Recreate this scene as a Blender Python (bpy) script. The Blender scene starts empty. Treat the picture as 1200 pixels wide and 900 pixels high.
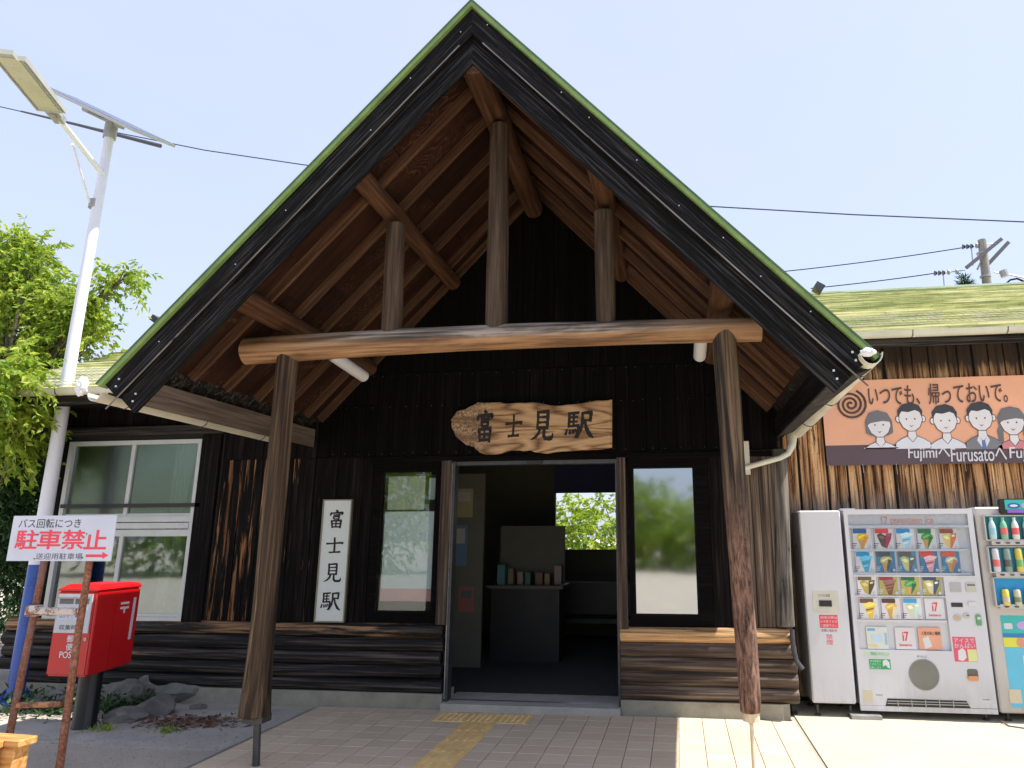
import bpy, bmesh, math, random
from mathutils import Vector, Matrix, noise
random.seed(7)
S = bpy.context.scene
COL = S.collection
# ------------------------------------------------------------------ camera
CX, CY, CZ = 0.0, 0.0, 1.6
FPX, PPX, PPY = 829.847, 674.682, 433.301
RM = [[0.99007380, 0.14052408, -0.00261545], [-0.03483508, 0.22732007, -0.97319685], [-0.13616305, 0.96362782, 0.22995881]]
cam = bpy.data.cameras.new('camera'); camo = bpy.data.objects.new('camera', cam); COL.objects.link(camo)
camo.matrix_world = Matrix(((RM[0][0], -RM[1][0], -RM[2][0], CX), (RM[0][1], -RM[1][1], -RM[2][1], CY), (RM[0][2], -RM[1][2], -RM[2][2], CZ), (0, 0, 0, 1)))
cam.sensor_width = 36; cam.sensor_fit = 'HORIZONTAL'; cam.lens = FPX/1200*36
cam.shift_x = (600-PPX)/1200; cam.shift_y = -(450-PPY)/1200
cam.clip_start = .05; cam.clip_end = 3000
S.camera = camo
# ------------------------------------------------------------------ light
SUN = Vector((.51, -.03, 1.0)).normalized()          # towards the sun: high, to the right, along the facade
W = bpy.data.worlds.new('World'); S.world = W; W.use_nodes = True
nt = W.node_tree; bg = nt.nodes['Background']
sky = nt.nodes.new('ShaderNodeTexSky'); sky.sky_type = 'NISHITA'; sky.sun_disc = False
sky.sun_elevation = math.asin(SUN.z); sky.sun_rotation = math.atan2(SUN.x, SUN.y)
sky.air_density = 1.0; sky.dust_density = 2.0; sky.ozone_density = 1.0
tc = nt.nodes.new('ShaderNodeTexCoord'); mp = nt.nodes.new('ShaderNodeMapping'); mp.inputs['Scale'].default_value = (1.2, 1.2, 3.5)
nz = nt.nodes.new('ShaderNodeTexNoise'); nz.inputs['Scale'].default_value = 1.6; nz.inputs['Detail'].default_value = 5; nz.inputs['Roughness'].default_value = .5
rp = nt.nodes.new('ShaderNodeValToRGB'); rp.color_ramp.elements[0].position = .3; rp.color_ramp.elements[0].color = (.72, .72, .72, 1)
rp.color_ramp.elements[1].position = .75; rp.color_ramp.elements[1].color = (.93, .93, .93, 1)
mx = nt.nodes.new('ShaderNodeMix'); mx.data_type = 'RGBA'; mx.inputs['B'].default_value = (2.05, 2.25, 3.0, 1)   # thin bright veil of high cloud
nt.links.new(tc.outputs['Generated'], mp.inputs['Vector']); nt.links.new(mp.outputs[0], nz.inputs['Vector']); nt.links.new(nz.outputs['Fac'], rp.inputs[0])
nt.links.new(rp.outputs[0], mx.inputs['Factor']); nt.links.new(sky.outputs[0], mx.inputs['A']); nt.links.new(mx.outputs['Result'], bg.inputs['Color'])
bg.inputs['Strength'].default_value = 0.12
sl = bpy.data.lights.new('sun', 'SUN'); sl.energy = 2.9; sl.angle = math.radians(.5); sl.color = (1, .95, .86)
so = bpy.data.objects.new('sun', sl); COL.objects.link(so); so.rotation_euler = SUN.to_track_quat('Z', 'Y').to_euler(); so.location = (5, 0, 12)
S.view_settings.view_transform = 'Standard'; S.view_settings.look = 'None'; S.view_settings.exposure = 1.6; S.view_settings.gamma = 1
S.render.engine = 'CYCLES'
S.cycles.max_bounces = 8; S.cycles.transparent_max_bounces = 12

# ------------------------------------------------------------------ helpers
def ray(x, y):
    d = ((x-PPX)/FPX, (y-PPY)/FPX, 1.0)
    return Vector([sum(RM[i][j]*d[i] for i in range(3)) for j in range(3)])
def P(x, y, Y):                                       # photo pixel on the vertical plane at depth Y -> place
    d = ray(x, y); return Vector((CX, CY, CZ)) + d*(Y/d[1])
def PZ(x, y, Z):
    d = ray(x, y); return Vector((CX, CY, CZ)) + d*((Z-CZ)/d[2])
WM = {}
def setw(o, M, parent=None):
    COL.objects.link(o)
    if parent is not None:
        o.parent = parent; o.matrix_basis = WM[parent].inverted() @ M
    else: o.matrix_basis = M
    WM[o] = M
    return o
def tag(o, label=None, cat=None, group=None, kind=None):
    if label: o['label'] = label
    if cat: o['category'] = cat
    if group: o['group'] = group
    if kind: o['kind'] = kind
    return o
def thing(name, loc, label, cat, group=None):
    o = bpy.data.objects.new(name, None); o.empty_display_size = .2
    setw(o, Matrix.Translation(Vector(loc))); return tag(o, label, cat, group)
def obj(name, me, M, parent=None, mat=None, col=None):
    o = bpy.data.objects.new(name, me)
    if mat is not None and not me.materials: me.materials.append(mat)
    o.color = col if col else (0, .5, 0, 1)
    return setw(o, M, parent)
class MB:
    def __init__(s): s.v = []; s.f = []; s.m = []
    def add(s, vs, fs, mi=0):
        b = len(s.v); s.v += [tuple(v) for v in vs]; s.f += [tuple(b+i for i in f) for f in fs]; s.m += [mi]*len(fs); return s
    def box(s, c, d, M=None, mi=0):
        vs = [Vector((x*d[0]/2, y*d[1]/2, z*d[2]/2)) for x in (-1, 1) for y in (-1, 1) for z in (-1, 1)]
        if M: vs = [M @ v for v in vs]
        c = Vector(c)
        return s.add([v+c for v in vs], [(0, 1, 3, 2), (4, 6, 7, 5), (0, 4, 5, 1), (2, 3, 7, 6), (0, 2, 6, 4), (1, 5, 7, 3)], mi)
    def bb(s, x0, x1, y0, y1, z0, z1, mi=0): return s.box(((x0+x1)/2, (y0+y1)/2, (z0+z1)/2), (abs(x1-x0), abs(y1-y0), abs(z1-z0)), None, mi)
    def tube(s, pts, rs, seg=10, cap=True, mi=0, closed=False):
        pts = [Vector(p) for p in pts]; n = len(pts)
        if not hasattr(rs, '__len__'): rs = [rs]*n
        up = None; rings = []
        for i, p in enumerate(pts):
            t = ((pts[min(i+1, n-1)]-pts[max(i-1, 0)])).normalized()
            if up is None:
                up = Vector((0, 0, 1)) if abs(t.z) < .9 else Vector((0, 1, 0))
            a = t.cross(up).normalized(); b = a.cross(t).normalized(); up = b
            rings.append([p+(a*math.cos(2*math.pi*k/seg)+b*math.sin(2*math.pi*k/seg))*rs[i] for k in range(seg)])
        vs = [v for r in rings for v in r]; fs = []
        for i in range(n-1):
            for k in range(seg):
                k2 = (k+1) % seg; fs.append((i*seg+k, (i+1)*seg+k, (i+1)*seg+k2, i*seg+k2))
        if cap: fs += [tuple(range(seg)), tuple((n-1)*seg+k for k in reversed(range(seg)))]
        return s.add(vs, fs, mi)
    def lathe(s, prof, c=(0, 0, 0), seg=12, mi=0):      # (r, z) bottom to top round +Z
        c = Vector(c); vs = [c+Vector((r*math.cos(2*math.pi*k/seg), r*math.sin(2*math.pi*k/seg), z)) for r, z in prof for k in range(seg)]
        fs = [(i*seg+k, i*seg+(k+1) % seg, (i+1)*seg+(k+1) % seg, (i+1)*seg+k) for i in range(len(prof)-1) for k in range(seg)]
        fs += [tuple(reversed(range(seg))), tuple((len(prof)-1)*seg+k for k in range(seg))]
        return s.add(vs, fs, mi)
    def prism(s, poly, ext, mi=0):                     # planar polygon extruded by a vector
        n = len(poly); ext = Vector(ext); a = [Vector(p) for p in poly]
        nrm = Vector((0, 0, 0))
        for i in range(n): nrm += a[i].cross(a[(i+1) % n])
        if nrm.dot(ext) > 0: a.reverse()
        return s.add(a+[p+ext for p in a], [tuple(range(n)), tuple(n+i for i in reversed(range(n)))]+[(i, n+i, n+(i+1) % n, (i+1) % n) for i in range(n)], mi)
    def mesh(s, name, mats=(), smooth=False, off=None):
        me = bpy.data.meshes.new(name)
        vs = s.v if off is None else [(v[0]-off[0], v[1]-off[1], v[2]-off[2]) for v in s.v]
        me.from_pydata(vs, [], s.f)
        for m in (mats if isinstance(mats, (list, tuple)) else [mats]): me.materials.append(m)
        for p, mi in zip(me.polygons, s.m):
            p.material_index = mi; p.use_smooth = smooth
        if smooth:
            try: me.set_sharp_from_angle(angle=math.radians(40))
            except Exception: pass
        me.update(); return me
    def build(s, name, mats, parent=None, smooth=False, col=None):
        xs = [v[0] for v in s.v]; ys = [v[1] for v in s.v]; zs = [v[2] for v in s.v]
        c = Vector(((min(xs)+max(xs))/2, (min(ys)+max(ys))/2, min(zs)))
        return obj(name, s.mesh(name, mats, smooth, c), Matrix.Translation(c), parent, None, col)
_cb = {}
def cham_box(L, w, h, c):
    key = (round(L, 3), round(w, 3), round(h, 3), c)
    if key in _cb: return _cb[key]
    bm = bmesh.new(); bmesh.ops.create_cube(bm, size=1)
    for v in bm.verts: v.co = Vector(((v.co.x+.5)*L, v.co.y*w, v.co.z*h))
    if c > 0: bmesh.ops.bevel(bm, geom=list(bm.edges), offset=min(c, .45*min(w, h, L)), segments=1, affect='EDGES')
    me = bpy.data.meshes.new('timber'); bm.to_mesh(me); bm.free(); _cb[key] = me; return me
def frame(p0, p1, up=(0, 0, 1)):
    x = (Vector(p1)-Vector(p0)); L = x.length; x.normalize(); up = Vector(up)
    if abs(x.dot(up)) > .99: up = Vector((0, 1, 0))
    y = up.cross(x).normalized(); z = x.cross(y)
    M = Matrix(((x.x, y.x, z.x, p0[0]), (x.y, y.y, z.y, p0[1]), (x.z, y.z, z.z, p0[2]), (0, 0, 0, 1)))
    return M, L
_mm = {}
def timber(name, p0, p1, w, h, mat, parent=None, up=(0, 0, 1), c=.004, col=None):   # w across, h along 'up'
    M, L = frame(p0, p1, up); me0 = cham_box(L, w, h, c); k = (me0.name, mat.name)
    if k not in _mm:
        me = me0.copy(); me.materials.append(mat); me.name = name; _mm[k] = me
    return obj(name, _mm[k], M, parent, None, col)
def board(name, x0, x1, y, t, z0, z1, mat, parent, col=None):      # upright board, front face at y, thickness t backwards
    return timber(name, ((x0+x1)/2, y+t/2, z0), ((x0+x1)/2, y+t/2, z1), x1-x0, t, mat, parent, (0, 1, 0), .004, col)
def log(name, p0, p1, r0, r1, mat, parent=None, seg=18, rings=14, wob=.05, up=(0, 0, 1), flat=0, seed=0, col=None, knots=0, bend=0.):
    M, L = frame(p0, p1, up); mb = MB(); vs = []; fs = []
    for i in range(rings+1):
        t = i/rings; r = r0+(r1-r0)*t
        ox = bend*math.sin(t*math.pi)
        for k in range(seg):
            a = 2*math.pi*k/seg
            q = noise.noise(Vector((math.cos(a)*1.3+seed*7.3, math.sin(a)*1.3, t*L*1.6)))*wob
            q2 = noise.noise(Vector((math.cos(a)*5+seed*3.1, math.sin(a)*5, t*L*1.2)))*wob*.35
            rr = r*(1+q+q2)
            vs.append((t*L, math.cos(a)*rr, math.sin(a)*rr+ox+noise.noise(Vector((seed*3.3, 0, t*L*.7)))*wob*r*.8))
    for i in range(rings):
        for k in range(seg):
            k2 = (k+1) % seg; fs.append((i*seg+k, (i+1)*seg+k, (i+1)*seg+k2, i*seg+k2))
    # rounded ends
    for e, s_ in ((0, -1), (rings, 1)):
        b = len(vs); base = [vs[e*seg+k] for k in range(seg)]
        for q in base: vs.append((q[0]+s_*.008, q[1]*.86, q[2]*.86))
        for k in range(seg):
            k2 = (k+1) % seg
            fs.append((e*seg+k, e*seg+k2, b+k2, b+k) if s_ < 0 else (e*seg+k, b+k, b+k2, e*seg+k2))
        fs.append(tuple(b+k for k in range(seg)) if s_ > 0 else tuple(b+k for k in reversed(range(seg))))
    mb.add(vs, fs)
    bm = bmesh.new(); me = mb.mesh(name, mat, True); bm.from_mesh(me); bmesh.ops.recalc_face_normals(bm, faces=bm.faces); bm.to_mesh(me); bm.free()
    try: me.set_sharp_from_angle(angle=math.radians(50))
    except Exception: pass
    return obj(name, me, M, parent, None, col)
def flat(name, pts, Y, mat, parent, t=.002, pr=0.):      # thin printed shape lying on the plane Y (faces the camera side)
    mb = MB(); mb.prism([(p[0], Y-pr, p[1]) for p in pts], (0, -t, 0)); return mb.build(name, mat, parent)
def rect(x0, z0, x1, z1): return [(x0, z0), (x1, z0), (x1, z1), (x0, z1)]
def rrect(x0, z0, x1, z1, r, n=5):
    o = []
    for cx, cz, a0 in ((x1-r, z0+r, -90), (x1-r, z1-r, 0), (x0+r, z1-r, 90), (x0+r, z0+r, 180)):
        for i in range(n+1):
            a = math.radians(a0+90*i/n); o.append((cx+r*math.cos(a), cz+r*math.sin(a)))
    return o
def ell(cx, cz, rx, rz, n=16): return [(cx+rx*math.cos(2*math.pi*i/n), cz+rz*math.sin(2*math.pi*i/n)) for i in range(n)]
def lettering(name, s, x0, x1, z0, z1, Y, mat, parent, bold=0., t=.0015, shear=0., M=None):
    """flat print of a string, fitted into the box x0..x1, z0..z1 on the plane y = Y (or on the plane M maps it to)"""
    c = bpy.data.curves.new('t', 'FONT'); c.body = s; c.shear = shear
    o = bpy.data.objects.new('t', c); COL.objects.link(o)
    dg = bpy.context.evaluated_depsgraph_get(); dg.update()
    me = bpy.data.meshes.new_from_object(o.evaluated_get(dg)); bpy.data.objects.remove(o); bpy.data.curves.remove(c)
    xs = [v.co.x for v in me.vertices]; ys = [v.co.y for v in me.vertices]
    ax, bx, ay, by = min(xs), max(xs), min(ys), max(ys)
    for v in me.vertices:
        v.co = Vector(((v.co.x-ax)/(bx-ax)*(x1-x0)-(x1-x0)/2, -t, (v.co.y-ay)/(by-ay)*(z1-z0)))
    if bold:                                          # heavier weight: the same outline laid a few times, shifted
        n_ = s.count('\n')+1; d_ = bold*(z1-z0)/n_; mb = MB(); base = [tuple(v.co) for v in me.vertices]; fc = [tuple(p.vertices) for p in me.polygons]
        for i, (sx, sz) in enumerate(((0, 0), (d_, 0), (-d_, 0), (0, d_*.7), (0, -d_*.7))): mb.add([(v[0]+sx, v[1]-i*.00006, v[2]+sz) for v in base], fc)
        me = mb.mesh(name, mat)
    me.materials.clear(); me.materials.append(mat)
    T = Matrix.Translation(((x0+x1)/2, Y, z0))
    return obj(name, me, T if M is None else M @ T, parent)
# brush strokes of the four characters of the station's name, on a 100 x 100 grid: x, y, half width
BR = {
'fu': [[(47, 97, 3), (52, 92, 5), (53, 86, 3)], [(22, 86, 2), (20, 78, 4), (17, 70, 2)], [(22, 82, 3), (50, 84, 3.2), (80, 85, 4.5), (77, 76, 3), (73, 72, 1)],
       [(35, 72, 3), (50, 73, 2.6), (66, 74, 3.2)], [(34, 63, 3), (37, 54, 2.8), (39, 49, 2)], [(35, 63, 2.6), (64, 65, 3.4), (60, 50, 2.4)], [(39, 51, 2), (61, 52, 2.6)],
       [(26, 42, 3.6), (29, 24, 3.4), (31, 6, 3)], [(27, 41, 2.6), (74, 44, 4), (72, 24, 3.4), (70, 5, 3.4)], [(49, 42, 2.8), (49, 10, 2.6)], [(30, 26, 2.2), (71, 27, 2.6)], [(30, 9, 2.6), (71, 10, 2.8)]],
'shi': [[(10, 62, 4), (40, 63, 3), (76, 67, 4), (90, 65, 4.5)], [(48, 96, 3.4), (50, 60, 3.6), (50, 12, 3.8)], [(26, 11, 3.4), (50, 12, 3), (78, 14, 4)]],
'mi': [[(30, 94, 3.6), (31, 66, 3.2), (30, 40, 3.2)], [(31, 92, 2.6), (68, 95, 4), (69, 66, 3.4), (68, 40, 3.4)], [(32, 76, 2.2), (67, 77, 2.4)], [(32, 59, 2.2), (67, 60, 2.4)], [(31, 42, 2.6), (68, 43, 2.6)],
       [(41, 40, 3.4), (36, 24, 3.6), (25, 12, 3), (8, 4, 1)], [(57, 42, 3.2), (57, 16, 3.6), (64, 7, 4), (84, 7, 4.4), (90, 12, 3), (91, 24, 1)]],
'eki': [[(14, 92, 3.2), (15, 70, 3), (14, 46, 3)], [(15, 91, 2.4), (46, 93, 3)], [(16, 77, 2), (42, 78, 2.4)], [(16, 62, 2), (42, 63, 2.4)], [(30, 91, 2.4), (30, 48, 2.4)],
        [(14, 47, 2.6), (47, 50, 3.4), (47, 30, 3), (42, 12, 3.4), (34, 8, 1)], [(9, 36, 2), (5, 20, 3)], [(19, 34, 2), (20, 22, 3)], [(28, 35, 2), (31, 24, 2.8)], [(36, 37, 2), (39, 29, 2.4)],
        [(59, 92, 3.2), (60, 60, 3.2), (56, 34, 3.2), (45, 8, 1.4)], [(60, 91, 2.6), (88, 94, 3.8), (86, 64, 3)], [(60, 66, 2.4), (86, 67, 2.6)], [(68, 65, 2.6), (74, 40, 3.4), (86, 18, 4.4), (98, 8, 2)]]}
def brush(name, key, cx, cz, w, h, Y, mat, parent, fat=1., slant=0., rough=0.):
    """one brush-written character as flat black ink, centre cx, cz"""
    mb = MB(); d = 0
    for st in BR[key]:
        pts = []
        for i in range(len(st)-1):
            a, b = st[i], st[i+1]
            for k in range(4): t = k/4; pts.append(tuple(a[j]+(b[j]-a[j])*t for j in range(3)))
        pts.append(st[-1])
        L = []; R = []
        for i, p in enumerate(pts):
            q0 = pts[max(0, i-1)]; q1 = pts[min(len(pts)-1, i+1)]
            dx, dy = q1[0]-q0[0], q1[1]-q0[1]; l = math.hypot(dx, dy) or 1
            hw = p[2]*fat*(1+rough*random.uniform(-1, 1)); nx, ny = -dy/l*hw, dx/l*hw
            if i == 0: p = (p[0]-dx/l*hw*.6, p[1]-dy/l*hw*.6)
            if i == len(pts)-1: p = (p[0]+dx/l*hw*.6, p[1]+dy/l*hw*.6)
            L.append((p[0]+nx, p[1]+ny)); R.append((p[0]-nx, p[1]-ny))
        def q(p, dd): return (cx+(p[0]-50)/100*w+slant*(p[1]-50)/100*h, Y-.0012-dd, cz+(p[1]-50)/100*h)
        d += .00012
        n = len(L); vs = [q(p, d) for p in L]+[q(p, d) for p in R]
        fs = [(i, i+1, n+i+1, n+i) for i in range(n-1)]
        # round dabs at the ends
        mb.add(vs, fs)
    return mb.build(name, mat, parent)
# ------------------------------------------------------------------ materials
class NT:
    def __init__(s, name):
        s.m = bpy.data.materials.new(name); s.m.use_nodes = True; s.t = s.m.node_tree; s.b = s.t.nodes['Principled BSDF']; s.out = s.t.nodes['Material Output']
    def n(s, typ, **kw):
        x = s.t.nodes.new('ShaderNode'+typ)
        for k, v in kw.items(): setattr(x, k, v)
        return x
    def l(s, a, b): s.t.links.new(a, b)
    def put(s, sock, v):
        if isinstance(v, bpy.types.NodeSocket): s.l(v, sock)
        elif v is not None: sock.default_value = v
    def obj(s): return s.n('TexCoord').outputs['Object']
    def pos(s): return s.n('NewGeometry').outputs['Position']
    def rnd(s): return s.n('ObjectInfo').outputs['Random']
    def ocol(s):
        x = s.n('SeparateColor'); s.l(s.n('ObjectInfo').outputs['Color'], x.inputs[0]); return x.outputs
    def xyz(s, v): x = s.n('SeparateXYZ'); s.l(v, x.inputs[0]); return x.outputs
    def vm(s, op, a, b=None, sc=None):
        x = s.n('VectorMath', operation=op); s.put(x.inputs[0], a); s.put(x.inputs[1], b)
        if sc is not None: s.put(x.inputs['Scale'], sc)
        return x.outputs[0]
    def ma(s, op, a, b=None, c=None, cl=False):
        x = s.n('Math', operation=op); x.use_clamp = cl; s.put(x.inputs[0], a); s.put(x.inputs[1], b); s.put(x.inputs[2], c); return x.outputs[0]
    def mapr(s, v, a, b, c=0., d=1.):
        x = s.n('MapRange'); s.put(x.inputs[0], v)
        for i, q in enumerate((a, b, c, d)): s.put(x.inputs[1+i], q)
        return x.outputs[0]
    def noise(s, v, sc, det=4, ro=.55, dis=0.):
        x = s.n('TexNoise'); s.put(x.inputs['Vector'], v); s.put(x.inputs['Scale'], sc); x.inputs['Detail'].default_value = det; x.inputs['Roughness'].default_value = ro; x.inputs['Distortion'].default_value = dis
        return x.outputs['Fac']
    def ramp(s, f, stops):
        x = s.n('ValToRGB'); s.put(x.inputs[0], f); e = x.color_ramp.elements
        while len(e) < len(stops): e.new(.5)
        for q, (p, c) in zip(e, stops): q.position = p; q.color = tuple(c)+(1,) if hasattr(c, '__len__') else (c, c, c, 1)
        return x.outputs[0]
    def mix(s, f, a, b, bl='MIX'):
        x = s.n('Mix', data_type='RGBA', blend_type=bl); s.put(x.inputs['Factor'], f)
        for k, v in (('A', a), ('B', b)):
            if isinstance(v, tuple): v = v+(1,) if len(v) == 3 else v
            s.put(x.inputs[k], v)
        return x.outputs['Result']
    def bump(s, h, st=.3, d=.01):
        x = s.n('Bump'); x.inputs['Strength'].default_value = st; x.inputs['Distance'].default_value = d; s.l(h, x.inputs['Height']); s.l(x.outputs[0], s.b.inputs['Normal'])
    def col(s, c): s.put(s.b.inputs['Base Color'], c+(1,) if isinstance(c, tuple) else c)
    def rough(s, r): s.put(s.b.inputs['Roughness'], r)
def plain(name, c, r=.5, metal=0., var=.08, sc=6., bump=0., spec=.5):
    a = NT(name); n1 = a.noise(a.pos(), sc, 4); lo = tuple(x*(1-var) for x in c); hi = tuple(min(1, x*(1+var)) for x in c)
    a.col(a.ramp(n1, [(.3, lo), (.7, hi)])); a.rough(a.mapr(n1, .3, .7, max(0, r-.06), min(1, r+.06))); a.b.inputs['Metallic'].default_value = metal
    a.b.inputs['Specular IOR Level'].default_value = spec
    if bump: a.bump(a.noise(a.pos(), sc*8, 3), bump, .005)
    return a.m
def wood(name, dark, mid, light, peel=None, fine=70., lon=1.6, r=.75, bump=.5, ends=None, knot=.0, peel0=0., edge=.06, spec=.3, con=.10, big=.30, dis=.35):
    """grain runs along local X; object colour: R = how much has peeled, G = tint"""
    a = NT(name); o = a.vm('ADD', a.obj(), a.vm('SCALE', (37., 11., 23.), None, a.rnd()))
    v1 = a.vm('MULTIPLY', o, (lon, fine, fine)); v2 = a.vm('MULTIPLY', o, (lon*.5, fine*.2, fine*.2))
    n1 = a.noise(v1, 1., 5, .6, .3); n2 = a.noise(v2, 1., 4, .6, dis)
    f = a.ma('ADD', a.ma('MULTIPLY', n1, 1.-big), a.ma('MULTIPLY', n2, big)); f = a.ma('ADD', f, .05)
    oc = a.ocol()
    c = a.ramp(f, [(.55-con, dark), (.55, mid), (.55+con*1.2, light)])
    h = f
    if knot:
        kv = a.vm('MULTIPLY', o, (4.5, 9., 9.)); vo = a.n('TexVoronoi'); a.l(kv, vo.inputs['Vector']); vo.inputs['Scale'].default_value = .8
        k = a.mapr(vo.outputs['Distance'], knot, knot*2.2, 0, 1); c = a.mix(k, tuple(x*.35 for x in dark), c)
    if peel:
        pv = a.vm('MULTIPLY', o, (lon*.7, fine*.28, fine*.28)); pn = a.noise(pv, 1., 5, .65, .4)
        m = a.mapr(a.ma('ADD', pn, a.ma('MULTIPLY', a.ma('ADD', oc[0], peel0-.5), .7)), .57, .57+edge, 0, 1)
        pc = a.ramp(f, [(.46, tuple(x*.30 for x in peel)), (.54, peel), (.66, tuple(min(1, x*1.45) for x in peel))])
        c = a.mix(m, c, pc); h = a.ma('SUBTRACT', f, a.ma('MULTIPLY', m, .3))
    tint = a.mapr(oc[1], 0, 1, .55, 1.45); c = a.mix(1., c, a.vm('SCALE', (1., 1., 1.), None, tint), 'MULTIPLY')
    a.col(c); a.rough(a.mapr(n1, .3, .7, r-.1, min(1, r+.1))); a.b.inputs['Specular IOR Level'].default_value = spec
    a.bump(h, bump, .012); return a.m
mt = {}
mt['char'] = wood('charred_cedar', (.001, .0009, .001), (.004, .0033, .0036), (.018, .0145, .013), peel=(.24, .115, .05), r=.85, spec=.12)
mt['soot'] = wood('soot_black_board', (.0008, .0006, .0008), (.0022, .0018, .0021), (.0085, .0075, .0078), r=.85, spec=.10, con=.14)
mt['charlog'] = wood('charred_log', (.0015, .0012, .0012), (.0095, .008, .0075), (.095, .080, .070), peel=(.34, .19, .09), fine=42., lon=1.0, r=.7, edge=.1, con=.11)
mt['brownlog'] = wood('brown_weathered_log', (.018, .012, .009), (.085, .058, .043), (.24, .185, .14), peel=(.5, .30, .14), fine=42., lon=1.0, r=.75, edge=.1, con=.12)
mt['barge'] = wood('black_stained_board', (.0012, .0012, .0013), (.0045, .0045, .0048), (.042, .042, .045), fine=75., lon=2.2, r=.8, bump=.8, spec=.16, con=.13, big=.22, dis=.2)
mt['rafter'] = wood('rafter_timber', (.020, .009, .0045), (.078, .037, .019), (.18, .098, .054), fine=50., r=.75, con=.18)
mt['purlin'] = wood('purlin_log_wood', (.020, .008, .0035), (.070, .031, .014), (.15, .075, .038), fine=34., r=.7, knot=.04, con=.17)
mt['post'] = wood('weathered_post_wood', (.006, .004, .0025), (.050, .032, .019), (.19, .13, .078), peel=(.34, .235, .13), fine=50., lon=.8, r=.85, bump=1.0, knot=.03, edge=.12, con=.13, big=.4)
mt['redpost'] = wood('reddish_flaking_post_wood', (.012, .008, .005), (.055, .035, .022), (.14, .095, .06), peel=(.34, .14, .075), fine=34., lon=.9, r=.85, bump=.9, knot=.05)
mt['struts'] = wood('grey_brown_strut_wood', (.018, .012, .008), (.062, .041, .027), (.14, .098, .066), fine=40., r=.8, con=.16)
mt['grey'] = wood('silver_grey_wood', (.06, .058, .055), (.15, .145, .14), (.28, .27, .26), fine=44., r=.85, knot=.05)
mt['cornerlog'] = wood('grey_brown_corner_log', (.03, .027, .025), (.10, .09, .08), (.22, .19, .165), peel=(.42, .26, .13), fine=40., r=.85, knot=.05)
mt['bench'] = wood('varnished_pine', (.36, .16, .045), (.52, .27, .085), (.68, .40, .16), fine=30., lon=2., r=.45, bump=.15, spec=.5)
mt['fascia'] = wood('pale_weathered_fascia', (.06, .045, .033), (.13, .10, .078), (.22, .175, .135), fine=40., r=.8, con=.16)
def mk_soffit():
    a = NT('brown_plywood'); o = a.vm('ADD', a.obj(), a.vm('SCALE', (37., 11., 23.), None, a.rnd()))
    nn = a.noise(a.vm('MULTIPLY', o, (1.7, 5., 5.)), 1., 2, .45, .6)
    w = a.ma('FRACT', a.ma('MULTIPLY', nn, 22.)); w = a.ma('ABSOLUTE', a.ma('SUBTRACT', w, .5))
    n1 = a.noise(a.vm('MULTIPLY', o, (2., 60., 60.)), 1., 4); mk = a.mapr(a.noise(a.vm('MULTIPLY', o, (1.1, 2.4, 2.4)), 1., 2), .50, .62)
    ln = a.ma('MULTIPLY', a.mapr(w, .30, .46), mk); f = a.ma('ADD', a.ma('MULTIPLY', n1, .8), .1); big = a.noise(o, 1.4, 3)
    c = a.ramp(f, [(.35, (.010, .0036, .002)), (.5, (.024, .0085, .0045)), (.68, (.044, .017, .0085))]); c = a.mix(a.ma('MULTIPLY', ln, .75), c, (.085, .042, .026))
    a.col(a.mix(1., c, a.ramp(big, [(.3, .6), (.7, 1.3)]), 'MULTIPLY')); a.rough(.7); a.b.inputs['Specular IOR Level'].default_value = .2; a.bump(f, .15, .003); return a.m
mt['soffit'] = mk_soffit()
def mk_beam():
    a = NT('honey_beam_log'); o = a.obj(); v1 = a.vm('MULTIPLY', o, (.9, 40., 40.)); n1 = a.noise(v1, 1., 5, .6, .3); n2 = a.noise(a.vm('MULTIPLY', o, (.8, 7., 7.)), 1., 4, .6, 1.)
    f = a.ma('ADD', a.ma('MULTIPLY', n1, .5), a.ma('MULTIPLY', n2, .6))
    honey = a.ramp(f, [(.45, (.10, .050, .022)), (.55, (.25, .135, .062)), (.66, (.36, .215, .11))])
    grey = a.ramp(f, [(.47, (.022, .017, .014)), (.55, (.12, .092, .07)), (.64, (.34, .29, .24))])
    z = a.xyz(o); m = a.mapr(a.ma('ADD', z[2], a.ma('MULTIPLY', a.ma('SUBTRACT', n2, .5), .09)), .0, .022)
    m = a.ma('MULTIPLY', m, a.mapr(z[0], .35, 1.1)); k = a.mapr(z[0], 3.0, 4.1, 1., .25); m = a.ma('MULTIPLY', m, k)
    a.col(a.mix(m, honey, grey)); a.rough(.65); a.bump(f, .5, .006); return a.m
mt['beam'] = mk_beam()
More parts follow.
